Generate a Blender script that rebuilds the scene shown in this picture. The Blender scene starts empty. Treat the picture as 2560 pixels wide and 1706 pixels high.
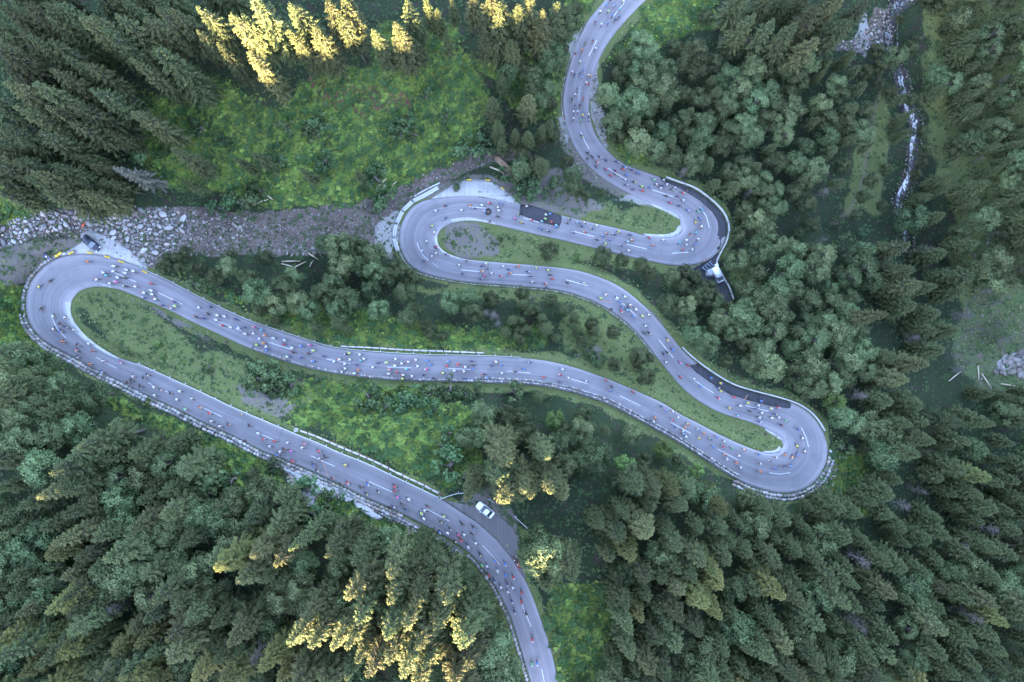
import bpy, math, random
import numpy as np
from mathutils import Vector, Matrix
from mathutils.geometry import delaunay_2d_cdt
random.seed(7); RNG = np.random.default_rng(7)
S = bpy.context.scene
COL = S.collection
# ------------------------------------------------------------------ camera
D0 = 194.0                       # camera height over the lowest road end (metres)
FPX, CX, CY = 2560*24/36, 1280.0, 853.0
cam = bpy.data.cameras.new('camera'); cam.lens = 24; cam.sensor_width = 36
cam.clip_start = 1; cam.clip_end = 6000
co = bpy.data.objects.new('camera', cam); COL.objects.link(co)
co.location = (0, 0, D0); co.rotation_euler = (0, 0, 0); S.camera = co
# ------------------------------------------------------------------ sky, sun, exposure
SUN_EL = math.radians(16.0); SUN_DX = -0.40
W = bpy.data.worlds.new('World'); S.world = W; W.use_nodes = True
wn = W.node_tree.nodes; wl = W.node_tree.links
sky = wn.new('ShaderNodeTexSky'); sky.sky_type = 'NISHITA'; sky.sun_disc = False
sky.sun_elevation = SUN_EL; sky.sun_rotation = math.pi - math.atan(SUN_DX)
sky.altitude = 1300; sky.air_density = 1.0; sky.dust_density = 1.2; sky.ozone_density = 0.8
wl.new(sky.outputs[0], wn['Background'].inputs[0]); wn['Background'].inputs[1].default_value = 0.085
sun = bpy.data.lights.new('sun', 'SUN'); sun.energy = 5.0; sun.angle = math.radians(0.5); sun.color = (1.0, 0.79, 0.44)
so = bpy.data.objects.new('sun', sun); COL.objects.link(so)
tosun = Vector((SUN_DX, -1.0, math.tan(SUN_EL)*math.hypot(1, SUN_DX))).normalized()
so.rotation_euler = tosun.to_track_quat('Z', 'Y').to_euler(); so.location = (0, 0, 150)
S.view_settings.view_transform = 'Standard'; S.view_settings.look = 'None'
S.view_settings.gamma = 1; S.view_settings.use_curve_mapping = False
S.view_settings.exposure = 4.76
S.view_settings.use_white_balance = True; S.view_settings.white_balance_temperature = 6750; S.view_settings.white_balance_tint = 19
S.cycles.max_bounces = 5; S.cycles.diffuse_bounces = 3; S.cycles.transmission_bounces = 3

# ------------------------------------------------------------------ helpers
def tag(o, label=None, cat=None, group=None, kind=None):
    if label: o['label'] = label
    if cat: o['category'] = cat
    if group: o['group'] = group
    if kind: o['kind'] = kind
    return o
def newmesh(name, v, f, mats=(), mi=None, attrs=None, smooth=False, uv=None):
    """v Nx3, f list of arrays (Mx3 / Mx4)"""
    me = bpy.data.meshes.new(name)
    v = np.asarray(v, np.float32)
    fs = [np.asarray(a, np.int32) for a in (f if isinstance(f, list) else [f]) if len(a)]
    me.vertices.add(len(v)); me.vertices.foreach_set('co', v.ravel())
    loops = np.concatenate([a.ravel() for a in fs]); tot = np.concatenate([np.full(len(a), a.shape[1], np.int32) for a in fs])
    st = np.concatenate([[0], np.cumsum(tot)[:-1]]).astype(np.int32)
    me.loops.add(len(loops)); me.loops.foreach_set('vertex_index', loops)
    me.polygons.add(len(tot)); me.polygons.foreach_set('loop_start', st); me.polygons.foreach_set('loop_total', tot)
    for m in mats: me.materials.append(m)
    if mi is not None: me.polygons.foreach_set('material_index', np.asarray(mi, np.int32))
    if smooth: me.polygons.foreach_set('use_smooth', np.ones(len(tot), bool))
    me.update(calc_edges=True)
    if attrs:
        for k, a in attrs.items():
            a = np.asarray(a, np.float32)
            if a.ndim == 1:
                me.attributes.new(k, 'FLOAT', 'POINT').data.foreach_set('value', a)
            else:
                if a.shape[1] == 3: a = np.c_[a, np.ones(len(a), np.float32)]
                me.attributes.new(k, 'FLOAT_COLOR', 'POINT').data.foreach_set('color', a.ravel())
    if uv is not None:
        l = me.uv_layers.new(name='UVMap'); l.data.foreach_set('uv', np.asarray(uv, np.float32)[loops].ravel())
    return me
def obj(name, me, parent=None, loc=None, rot=None, scale=None):
    o = bpy.data.objects.new(name, me); COL.objects.link(o)
    if parent: o.parent = parent
    if loc is not None: o.location = loc
    if rot is not None: o.rotation_euler = rot if hasattr(rot, '__len__') else (0, 0, rot)
    if scale is not None: o.scale = scale if hasattr(scale, '__len__') else (scale,)*3
    return o
class MB:
    """collects simple shapes with a material index"""
    def __init__(s): s.v = []; s.q = []; s.t = []; s.qi = []; s.ti = []; s.n = 0
    def add(s, v, q=(), t=(), m=0):
        v = np.asarray(v, float); s.v.append(v)
        if len(q): s.q.append(np.asarray(q)+s.n); s.qi += [m]*len(q)
        if len(t): s.t.append(np.asarray(t)+s.n); s.ti += [m]*len(t)
        s.n += len(v)
    def box(s, c, d, m=0, rz=0, taper=1.0, ry=0):
        x, y, z = d[0]/2, d[1]/2, d[2]/2
        v = np.array([[-x,-y,-z],[x,-y,-z],[x,y,-z],[-x,y,-z],[-x*taper,-y*taper,z],[x*taper,-y*taper,z],[x*taper,y*taper,z],[-x*taper,y*taper,z]])
        R = np.array(Matrix.Rotation(rz, 3, 'Z') @ Matrix.Rotation(ry, 3, 'Y'))
        s.add(v @ R.T + np.array(c), [[0,3,2,1],[4,5,6,7],[0,1,5,4],[1,2,6,5],[2,3,7,6],[3,0,4,7]], m=m)
    def tube(s, pts, r, m=0, n=6, cap=True):
        pts = [np.array(p, float) for p in pts]; k = len(pts)
        r = [r]*k if not hasattr(r, '__len__') else r
        V = []
        for i, p in enumerate(pts):
            d = pts[min(i+1, k-1)]-pts[max(i-1, 0)]; d = d/(np.linalg.norm(d)+1e-9)
            a = np.cross(d, [0, 0, 1]) if abs(d[2]) < .95 else np.cross(d, [1, 0, 0]); a /= np.linalg.norm(a); b = np.cross(d, a)
            for j in range(n):
                t = 2*math.pi*j/n; V.append(p+r[i]*(math.cos(t)*a+math.sin(t)*b))
        q = [[i*n+j, i*n+(j+1) % n, (i+1)*n+(j+1) % n, (i+1)*n+j] for i in range(k-1) for j in range(n)]
        t = []
        if cap:
            V += [pts[0], pts[-1]]; c0, c1 = len(V)-2, len(V)-1
            for j in range(n): t += [[c0, (j+1) % n, j], [c1, (k-1)*n+j, (k-1)*n+(j+1) % n]]
        s.add(V, q, t, m)
    def ell(s, c, r, m=0, nu=8, nv=5, jit=0):
        V = [[0, 0, 1]]
        for i in range(1, nv):
            a = math.pi*i/nv
            for j in range(nu):
                b = 2*math.pi*j/nu; V.append([math.sin(a)*math.cos(b), math.sin(a)*math.sin(b), math.cos(a)])
        V.append([0, 0, -1]); V = np.array(V)
        if jit: V *= 1+RNG.uniform(-jit, jit, (len(V), 1))
        t = [[0, 1+j, 1+(j+1) % nu] for j in range(nu)]
        b0 = 1+(nv-2)*nu; e = len(V)-1
        t += [[e, b0+(j+1) % nu, b0+j] for j in range(nu)]
        q = [[1+i*nu+j, 1+(i+1)*nu+j, 1+(i+1)*nu+(j+1) % nu, 1+i*nu+(j+1) % nu] for i in range(nv-2) for j in range(nu)]
        s.add(V*np.array(r)+np.array(c), q, t, m)
    def torus(s, c, R, r, m=0, n=16, k=5, plane='xz'):
        V = []; q = []
        for i in range(n):
            a = 2*math.pi*i/n
            for j in range(k):
                b = 2*math.pi*j/k; rr = R+r*math.cos(b); w = r*math.sin(b)
                p = (rr*math.cos(a), w, rr*math.sin(a)) if plane == 'xz' else (rr*math.cos(a), rr*math.sin(a), w)
                V.append(np.array(p)+np.array(c))
                q.append([i*k+j, i*k+(j+1) % k, ((i+1) % n)*k+(j+1) % k, ((i+1) % n)*k+j])
        s.add(V, q, m=m)
    def mesh(s, name, mats, smooth=False):
        return newmesh(name, np.concatenate(s.v), ([np.concatenate(s.q)] if s.q else [])+([np.concatenate(s.t)] if s.t else []), mats, s.qi+s.ti, smooth=smooth)
def rock_mesh(name, mat, seed, sub=2):
    """an angular block: a jittered low ellipsoid cut by a few planes"""
    r = np.random.default_rng(seed); nu, nv = 7, 5
    V = [[0, 0, 1]]
    for i in range(1, nv):
        a = math.pi*i/nv
        for j in range(nu):
            b = 2*math.pi*j/nu+r.uniform(-.2, .2); V.append([math.sin(a)*math.cos(b), math.sin(a)*math.sin(b), math.cos(a)])
    V.append([0, 0, -1]); V = np.array(V)
    for _ in range(7):
        n = r.normal(size=3); n /= np.linalg.norm(n); d = r.uniform(.62, .85)
        e = np.clip(V @ n-d, 0, None); V -= e[:, None]*n
    e = np.clip(V[:, 2]-.55, 0, None); V[:, 2] -= e*.8
    V *= 1+r.uniform(-.05, .05, (len(V), 1))
    t = [[0, 1+j, 1+(j+1) % nu] for j in range(nu)]; b0 = 1+(nv-2)*nu; e = len(V)-1
    t += [[e, b0+(j+1) % nu, b0+j] for j in range(nu)]
    q = [[1+i*nu+j, 1+(i+1)*nu+j, 1+(i+1)*nu+(j+1) % nu, 1+i*nu+(j+1) % nu] for i in range(nv-2) for j in range(nu)]
    return newmesh(name, V, [np.array(q), np.array(t)], [mat])

# ------------------------------------------------------------------ materials
class NT:
    def __init__(s, name, rough=.8, spec=.3):
        s.m = bpy.data.materials.new(name); s.m.use_nodes = True; s.t = s.m.node_tree; s.n = s.t.nodes; s.l = s.t.links
        s.b = s.n['Principled BSDF']; s.b.inputs['Roughness'].default_value = rough; s.b.inputs['Specular IOR Level'].default_value = spec
    def new(s, typ, **k):
        x = s.n.new(typ)
        for a, b in k.items(): setattr(x, a, b)
        return x
    def link(s, a, b): s.l.new(a, b)
    def obco(s):
        return s.new('ShaderNodeTexCoord').outputs['Object']
    def wco(s):
        return s.new('ShaderNodeNewGeometry').outputs['Position']
    def noise(s, co, sc, det=4, rough=.6, dist=0, mapping=None):
        x = s.new('ShaderNodeTexNoise'); x.inputs['Scale'].default_value = sc; x.inputs['Detail'].default_value = det
        x.inputs['Roughness'].default_value = rough; x.inputs['Distortion'].default_value = dist
        if mapping:
            mp = s.new('ShaderNodeMapping'); mp.inputs['Scale'].default_value = mapping; s.link(co, mp.inputs[0]); co = mp.outputs[0]
        s.link(co, x.inputs['Vector']); return x.outputs['Fac']
    def ramp(s, f, stops, interp='LINEAR'):
        x = s.new('ShaderNodeValToRGB'); cr = x.color_ramp; cr.interpolation = interp
        while len(cr.elements) > 1: cr.elements.remove(cr.elements[-1])
        for i, (p, c) in enumerate(stops):
            e = cr.elements[0] if i == 0 else cr.elements.new(p)
            e.position = p; e.color = (c, c, c, 1) if not hasattr(c, '__len__') else (*c, 1)
        s.link(f, x.inputs[0]); return x.outputs[0]
    def mix(s, f, a, b, mode='MIX'):
        x = s.new('ShaderNodeMix', data_type='RGBA', blend_type=mode)
        for k, v in ((0, f), (6, a), (7, b)):
            if hasattr(v, 'is_output') or isinstance(v, bpy.types.NodeSocket): s.link(v, x.inputs[k])
            elif k == 0: x.inputs[0].default_value = v
            else: x.inputs[k].default_value = (*v, 1) if hasattr(v, '__len__') else (v, v, v, 1)
        return x.outputs[2]
    def math(s, op, a, b=0.0, clamp=False):
        x = s.new('ShaderNodeMath', operation=op, use_clamp=clamp)
        for k, v in ((0, a), (1, b)):
            if isinstance(v, bpy.types.NodeSocket): s.link(v, x.inputs[k])
            else: x.inputs[k].default_value = v
        return x.outputs[0]
    def attr(s, name, color=False):
        x = s.new('ShaderNodeAttribute', attribute_name=name); return x.outputs['Color' if color else 'Fac']
    def sep(s, c):
        x = s.new('ShaderNodeSeparateColor'); s.link(c, x.inputs[0]); return x.outputs
    def bump(s, h, strength=.5, dist=.1):
        x = s.new('ShaderNodeBump'); x.inputs['Strength'].default_value = strength; x.inputs['Distance'].default_value = dist
        s.link(h, x.inputs['Height']); s.link(x.outputs[0], s.b.inputs['Normal'])
    def out(s, c): s.link(c, s.b.inputs['Base Color']); return s.m
def flat(name, c, rough=.6, spec=.4, var=.15, sc=8, metal=0):
    n = NT(name, rough, spec); f = n.noise(n.obco(), sc)
    n.b.inputs['Metallic'].default_value = metal
    return n.out(n.mix(f, tuple(x*(1-var) for x in c), tuple(min(1, x*(1+var)) for x in c)))
# ------------------------------------------------------------------ the road as surveyed: left edge A and right edge B (survey units: 1/2560 of the width at datum)
A0 = """1690,-75 1655,-40 1614,0 1575,40 1537,84 1508,128 1490,168 1479,205 1473,249 1475,292 1488,333 1512,369 1541,398 1577,417 1629,435 1662,447 1700,461 1737,475 1773,501 1799,526 1813,548 1819,574 1813,600 1801,624 1776,648 1741,661 1690,665 1632,655 1560,639 1500,624 1450,612 1398,599 1330,584 1263,568 1226,559 1179,552 1145,554 1118,562 1100,576 1093,592 1096,612 1112,630 1153,646 1215,654 1325,663 1398,670 1453,679 1500,694 1544,714 1581,740 1625,780 1661,820 1687,853 1700,869 1729,897 1773,930 1828,963 1883,981 1937,995 1985,1010 2022,1032 2047,1061 2062,1091 2069,1116 2069,1138 2062,1165 2043,1198 2014,1222 1978,1233 1937,1232 1883,1218 1839,1198 1791,1169 1744,1138 1710,1116 1654,1083 1581,1043 1526,1014 1471,994 1398,974 1325,963 1215,958 1106,955 996,952 923,946 860,937 804,928 731,910 676,891 621,870 548,836 475,802 420,774 365,751 329,736 292,723 248,717 219,720 194,732 179,751 175,776 183,802 205,831 238,860 292,893 347,912 439,953 512,986 585,1021 658,1052 731,1083 804,1113 850,1134 912,1158 978,1189 1033,1215 1098,1247 1142,1275 1197,1311 1245,1355 1285,1406 1314,1454 1336,1505 1354,1556 1373,1611 1387,1666 1395,1706 1404,1745 1413,1785"""
B0 = """1575,-95 1545,-50 1513,0 1489,28 1468,55 1442,106 1427,153 1415,197 1407,248 1413,303 1431,358 1464,406 1508,446 1566,479 1628,508 1662,520 1693,536 1704,558 1702,580 1682,593 1650,595 1610,589 1567,577 1469,555 1404,539 1300,509 1235,499 1168,490 1106,495 1070,500 1046,508 1025,523 1010,547 1001,568 997,594 1001,621 1010,645 1027,666 1056,683 1110,696 1172,706 1252,712 1325,718 1391,725 1449,740 1501,762 1544,789 1581,820 1614,857 1639,890 1665,922 1700,964 1737,996 1791,1028 1846,1047 1890,1061 1925,1078 1950,1092 1960,1109 1952,1127 1937,1134 1905,1131 1846,1109 1791,1083 1744,1058 1700,1036 1654,1007 1581,974 1508,944 1435,919 1362,902 1289,895 1179,891 1069,889 960,883 850,873 786,857 694,827 621,802 548,769 475,732 420,703 365,678 344,668 292,650 238,637 183,637 139,648 99,678 73,714 64,751 68,795 84,827 121,860 183,893 238,924 311,959 365,987 439,1021 512,1058 585,1091 658,1129 683,1138 731,1158 786,1182 850,1212 905,1240 960,1264 1014,1289 1069,1319 1124,1348 1161,1373 1190,1399 1215,1432 1237,1465 1256,1501 1274,1538 1289,1582 1303,1629 1318,1677 1327,1706 1337,1745 1347,1790"""
def PL(s): return np.array([[float(a) for a in p.split(',')] for p in s.split()])
def resample(p, step, smooth=True):
    p = np.asarray(p, float)
    if smooth and len(p) > 3:        # catmull-rom
        q = np.vstack([2*p[0]-p[1], p, 2*p[-1]-p[-2]]); out = []
        for i in range(1, len(q)-2):
            t = np.linspace(0, 1, 8, endpoint=False)[:, None]
            a, b, c, d = q[i-1], q[i], q[i+1], q[i+2]
            out.append(.5*((2*b)+(-a+c)*t+(2*a-5*b+4*c-d)*t**2+(-a+3*b-3*c+d)*t**3))
        p = np.vstack(out+[q[-2:-1]])
    L = np.concatenate([[0], np.cumsum(np.linalg.norm(np.diff(p, axis=0), axis=1))])
    s = np.linspace(0, L[-1], max(2, int(L[-1]/step)+1))
    return np.c_[np.interp(s, L, p[:, 0]), np.interp(s, L, p[:, 1])]
def pair(A, B):
    """monotone matching of the two edges"""
    n, m = len(A), len(B); C = np.linalg.norm(A[:, None]-B[None], axis=2)**1.0
    Dm = np.full((n+1, m+1), 1e18); Dm[0, 0] = 0; T = np.zeros((n+1, m+1), np.int8)
    Cl = C.tolist(); prev = Dm[0].tolist()
    for i in range(1, n+1):
        cur = [1e18]*(m+1); ci = Cl[i-1]
        for j in range(1, m+1):
            c = ci[j-1]; a = prev[j-1]+c*1.3; b = prev[j]+c; d = cur[j-1]+c
            if a <= b and a <= d: cur[j] = a
            elif b <= d: cur[j] = b; T[i, j] = 1
            else: cur[j] = d; T[i, j] = 2
        prev = cur
    i, j = n, m; P = []
    while i > 0 and j > 0:
        P.append((i-1, j-1)); k = T[i, j]
        if k == 0: i -= 1; j -= 1
        elif k == 1: i -= 1
        else: j -= 1
    P = P[::-1]
    return np.array([A[a] for a, b in P]), np.array([B[b] for a, b in P])
RA, RB = pair(resample(PL(A0), 5), resample(PL(B0), 5))
def smooth1(x, k):
    w = np.hanning(k*2+3)[1:-1]; w /= w.sum(); pad = np.vstack([np.repeat(x[:1], k, 0), x, np.repeat(x[-1:], k, 0)])
    return np.c_[np.convolve(pad[:, 0], w, 'valid'), np.convolve(pad[:, 1], w, 'valid')]
RA, RB = smooth1(RA, 3), smooth1(RB, 3)
RC = (RA+RB)/2; sg = np.concatenate([[0], np.cumsum(np.linalg.norm(np.diff(RC, axis=0), axis=1))])
k_ = np.linspace(0, sg[-1], int(sg[-1]/5))
RA = np.c_[np.interp(k_, sg, RA[:, 0]), np.interp(k_, sg, RA[:, 1])]; RB = np.c_[np.interp(k_, sg, RB[:, 0]), np.interp(k_, sg, RB[:, 1])]
RC = (RA+RB)/2; NS = len(RC)
fr = k_/k_[-1]; RZ = 46*fr**1.03                                      # the road climbs steadily, about 6.5 per cent
RT = np.gradient(RC, axis=0); RT /= np.linalg.norm(RT, axis=1)[:, None]
# ------------------------------------------------------------------ terrain heights (harmonic between road, gully, brook and hillsides)
GS = 10; GX0, GY0, GX1, GY1 = -1600, -1400, 4160, 3100
gx = np.arange(GX0, GX1+1, GS); gy = np.arange(GY0, GY1+1, GS)
CTRL = """0,600,34 90,560,32 200,548,30 350,570,27.5 480,575,25 600,560,22.5 700,550,20 800,540,17 900,520,14.5 960,500,11 1010,465,9 1100,430,7.5 1200,385,5.5 1300,340,3.5 1370,300,1
-200,640,40 1440,290,-1.5 1560,200,-3 1700,120,-4 1850,98,-6 2000,105,-7 2150,110,-8 2260,-20,-6 2226,60,-8 2224,130,-9 2256,205,-10 2275,263,-11 2290,330,-11 2281,420,-12 2245,500,-13 2263,600,-14 2330,700,-14 2450,830,-12 2600,900,-10
2000,300,0 2120,530,-6 2170,373,-5 1900,300,0 1700,300,0 1900,500,1 2060,640,0 2000,800,8 2150,800,2 2100,1000,12 2250,1050,8 2400,1100,6 2560,1100,4
2400,100,-2 2560,50,4 2560,300,4 2450,400,-3 2560,600,0 2900,300,30 3000,800,20 2900,-300,35 4100,500,60
220,610,33 300,640,31 20,650,37 40,560,34 1160,460,9.5 1240,480,8.5 1440,480,4.5
800,320,20 550,330,25 400,250,30 200,350,35 100,150,40 0,-100,46 300,-100,38 600,-50,27 800,100,19 1000,50,17 1200,50,12 1350,80,5 1250,220,8 950,380,15 700,450,21 450,480,27 -400,300,58 -800,0,64 0,450,38
1700,-60,3 1900,30,-2 1650,60,0
60,900,47 150,1100,54 0,1300,48 350,1150,47 300,1400,48 100,1700,50 500,1650,52 700,1350,55 900,1500,56 1100,1650,53 1050,1400,50 -500,1200,66 -500,2000,72 700,2200,66
1400,1350,42 1500,1600,46 1450,1200,36 1700,1350,38 2000,1400,32 2300,1400,22 2500,1300,14 2560,1650,26 2200,1650,38 1900,1700,44 1800,2300,60 2800,2000,36 3200,1400,30 1350,1150,35 1650,1200,33
1200,1050,36 1000,1050,36 1500,1090,31 1290,1270,42 1330,1380,43.5"""
def smoothstep(a, b, x):
    t = np.clip((x-a)/(b-a), 0, 1); return t*t*(3-2*t)
def solve_heights():
    nx, ny = len(gx), len(gy); fix = np.zeros((ny, nx), bool); zf = np.zeros((ny, nx)); cnt = np.zeros((ny, nx))
    def put(px, py, z):
        i = np.round((py-GY0)/GS).astype(int); j = np.round((px-GX0)/GS).astype(int)
        ok = (i >= 0) & (j >= 0) & (i < ny) & (j < nx)
        np.add.at(zf, (i[ok], j[ok]), z[ok]); np.add.at(cnt, (i[ok], j[ok]), 1)
    for u in np.linspace(-.13, 1.13, 26):
        P = RA+(RB-RA)*u; put(P[:, 0], P[:, 1], RZ)
    road = cnt > 0
    for l in CTRL.split():
        x, y, z = map(float, l.split(','))
        i = int(round((y-GY0)/GS)); j = int(round((x-GX0)/GS))
        if 0 <= i < ny and 0 <= j < nx and not road[i, j]: zf[i, j] = z; cnt[i, j] = 1
    fix = cnt > 0; zf[fix] /= cnt[fix]
    # coarse to fine relaxation
    Z = None
    for lv in (16, 8, 4, 2, 1):
        h, w = -(-ny//lv), -(-nx//lv); s = np.zeros((h, w)); c = np.zeros((h, w)); ii, jj = np.nonzero(fix)
        np.add.at(s, (ii//lv, jj//lv), zf[ii, jj]); np.add.at(c, (ii//lv, jj//lv), 1); F = c > 0; s[F] /= c[F]
        if Z is None: Z = np.full((h, w), s[F].mean())
        else: Z = np.repeat(np.repeat(Z, 2, 0), 2, 1)[:h, :w]; 
        if Z.shape != (h, w): Z = np.pad(Z, ((0, h-Z.shape[0]), (0, w-Z.shape[1])), 'edge')
        for _ in range(400 if lv > 2 else 120 if lv == 2 else 60):
            Z[F] = s[F]; P = np.pad(Z, 1, 'edge'); Z = (P[:-2, 1:-1]+P[2:, 1:-1]+P[1:-1, :-2]+P[1:-1, 2:])/4
        Z[F] = s[F]
    for _ in range(6):
        P = np.pad(Z, 1, 'edge'); Zn = (P[:-2, 1:-1]+P[2:, 1:-1]+P[1:-1, :-2]+P[1:-1, 2:]+4*Z)/8; Zn[road] = Z[road]; Z = Zn
    # distance-like mask from the road for relief noise
    m = road.astype(float)
    for _ in range(5):
        P = np.pad(m, 1, 'edge'); m = (P[:-2, 1:-1]+P[2:, 1:-1]+P[1:-1, :-2]+P[1:-1, 2:]+m)/5
    m = np.clip(1-m*2.5, 0, 1); m[road] = 0
    r = np.random.default_rng(3)
    for st, amp in ((24, 1.1), (10, .6), (4, .3), (2, .14)):
        a = r.normal(size=(ny//st+3, nx//st+3)); yy = np.arange(ny)/st; xx = np.arange(nx)/st
        i = yy.astype(int); j = xx.astype(int); fy = (yy-i)[:, None]; fx = (xx-j)[None]
        fy = fy*fy*(3-2*fy); fx = fx*fx*(3-2*fx)
        n = a[i][:, j]*(1-fy)*(1-fx)+a[i+1][:, j]*fy*(1-fx)+a[i][:, j+1]*(1-fy)*fx+a[i+1][:, j+1]*fy*fx
        Z += n*amp*m
    return Z
ZG = solve_heights()
def Zg(px, py):
    px = np.asarray(px, float); py = np.asarray(py, float)
    x = np.clip((px-GX0)/GS, 0, len(gx)-1.001); y = np.clip((py-GY0)/GS, 0, len(gy)-1.001)
    i = y.astype(int); j = x.astype(int); fy = y-i; fx = x-j
    return ZG[i, j]*(1-fy)*(1-fx)+ZG[i+1, j]*fy*(1-fx)+ZG[i, j+1]*(1-fy)*fx+ZG[i+1, j+1]*fy*fx
def W3(px, py, h=0.0, z=None):
    """survey point -> world point on the ground, raised by h straight up"""
    px = np.asarray(px, float); py = np.asarray(py, float); z = Zg(px, py) if z is None else np.asarray(z, float)
    k = (D0-z)/FPX
    return np.stack([(px-CX)*k, (CY-py)*k, z+h+0*px], -1)
def survey(x, y, it=12):
    px = CX+x*FPX/(D0-20); py = CY-y*FPX/(D0-20)
    for _ in range(it):
        z = Zg(px, py); px = .5*px+.5*(CX+x*FPX/(D0-z)); py = .5*py+.5*(CY-y*FPX/(D0-z))
    return px, py
def foot(px, py, h):
    """ground point of an upright thing of height h whose top is seen at px,py"""
    z = float(Zg(px, py))
    for _ in range(14):
        k = (D0-z-h)/FPX; x = (px-CX)*k; y = (CY-py)*k; sx, sy = survey(x, y); z = .5*z+.5*float(Zg(sx, sy))
    return np.array([x, y, z]), (float(sx), float(sy))
def inpoly(px, py, poly):
    poly = np.asarray(poly, float); r = np.zeros(np.shape(px), bool); n = len(poly); j = n-1
    for i in range(n):
        xi, yi = poly[i]; xj, yj = poly[j]
        c = ((yi > py) != (yj > py)) & (px < (xj-xi)*(py-yi)/(yj-yi+1e-12)+xi); r ^= c; j = i
    return r
ROADPOLY = np.vstack([RA, RB[::-1]])
_rc = RC[::2]; _rh = (np.linalg.norm(RA-RB, axis=1)/2)[::2]; _ri = np.arange(NS)[::2]
def roadnear(px, py):
    """distance outside the road edge (negative inside) and nearest station"""
    d = np.linalg.norm(_rc-np.array([px, py]), axis=1)-_rh; k = int(np.argmin(d)); return float(d[k]), int(_ri[k])
# ------------------------------------------------------------------ ground sheet
F = 2560/2353
def PF(s): return PL(s)*F
def axis(a, b, step, lo, hi, g=1.16):
    m = list(np.arange(a, b+1, step)); s = step; x = a; L = []
    while x > lo: s *= g; x -= s; L.append(x)
    s = step; x = b; R = []
    while x < hi: s *= g; x += s; R.append(x)
    return np.array(L[::-1]+m+R)
tx = axis(-160, 2720, 5, -22000, 22000); tx = np.concatenate([tx[tx < -3700], np.arange(-3680, -160, 32), tx[tx >= -160]]); ty = axis(-160, 1866, 5, -22000, 5200)
ty = np.concatenate([ty[ty < 3200], np.arange(3300, 9000, 130), np.arange(9300, 26000, 900)])
PX, PY = np.meshgrid(tx, ty); TZ = Zg(PX, PY); TP = W3(PX, PY, z=TZ)
inroad = inpoly(PX, PY, ROADPOLY); TP[..., 2] -= np.where(inroad, .30, .03)
YY = TP[..., 1]; xc = TP[..., 0]+SUN_DX*(YY+420)
tan_el = math.tan(SUN_EL)
extra = 60*(1-smoothstep(-282, -252, xc))+5.5*(1-smoothstep(-192, -176, xc))+2.5*np.exp(-((xc+150)/26)**2)-12*np.exp(-((xc+161)/7)**2)+60*smoothstep(-128, -100, xc)  # unseen ridge added to the south, crest shaped so sun reaches chosen treetops
r_ = np.random.default_rng(5); na = r_.normal(size=400)
extra += np.interp(xc, np.linspace(-900, 900, 400), na)*1.2
crest = 61+tan_el*math.hypot(1, SUN_DX)*391+extra
t = np.clip((-150-YY)/(420-150), 0, 1); tb = np.clip((-420-YY)/900, 0, 1)
TP[..., 2] = np.where(YY > -420, TP[..., 2]+(crest-TP[..., 2])*t**1.7, crest*(1-tb)+70*tb)
far = np.clip((YY-250)/800, 0, 1); TP[..., 2] += far*120*smoothstep(0, 1, far)
side = np.clip((np.abs(TP[..., 0])-220)/700, 0, 1)*(YY > -420); TP[..., 2] += side*side*150
def wob(seed, amp, st):
    r = np.random.default_rng(seed); h, w = PX.shape; a = r.normal(size=(h//st+3, w//st+3)); yy = np.arange(h)/st; xx = np.arange(w)/st
    i = yy.astype(int); j = xx.astype(int); fy = (yy-i)[:, None]; fx = (xx-j)[None]; fy = fy*fy*(3-2*fy); fx = fx*fx*(3-2*fx)
    return amp*(a[i][:, j]*(1-fy)*(1-fx)+a[i+1][:, j]*fy*(1-fx)+a[i][:, j+1]*(1-fy)*fx+a[i+1][:, j+1]*fy*fx)
PXw = PX+wob(1, 9, 9)+wob(2, 5, 4); PYw = PY+wob(3, 9, 9)+wob(4, 5, 4); PXs = PX+wob(1, 3, 5); PYs = PY+wob(3, 3, 5)
def area(s, blur=2, w=True):
    m = np.zeros(PXw.shape); PX, PY = (PXw, PYw) if w else (PXs, PYs)
    for p in ([s] if not isinstance(s, list) else s): m = np.maximum(m, inpoly(PX, PY, p).astype(float))
    for _ in range(blur):
        P = np.pad(m, 1, 'edge'); m = (P[:-2, 1:-1]+P[2:, 1:-1]+P[1:-1, :-2]+P[1:-1, 2:]+m)/5
    return m
def strip(pl, w):
    pl = np.asarray(pl, float); m = np.zeros(PX.shape)
    sel = (PX > pl[:, 0].min()-60) & (PX < pl[:, 0].max()+60) & (PY > pl[:, 1].min()-60) & (PY < pl[:, 1].max()+60)
    q = np.stack([PX[sel], PY[sel]], -1); d = np.full(len(q), 1e9); w = np.broadcast_to(np.asarray(w, float), (len(pl),))
    for i in range(len(pl)-1):
        a, b = pl[i], pl[i+1]; ab = b-a; t = np.clip(((q-a)@ab)/(ab@ab+1e-9), 0, 1); ww = w[i]*(1-t)+w[i+1]*t
        d = np.minimum(d, np.linalg.norm(q-a-t[:, None]*ab, axis=1)-ww)
    m[sel] = np.clip(.5-d/8, 0, 1); return m
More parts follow.
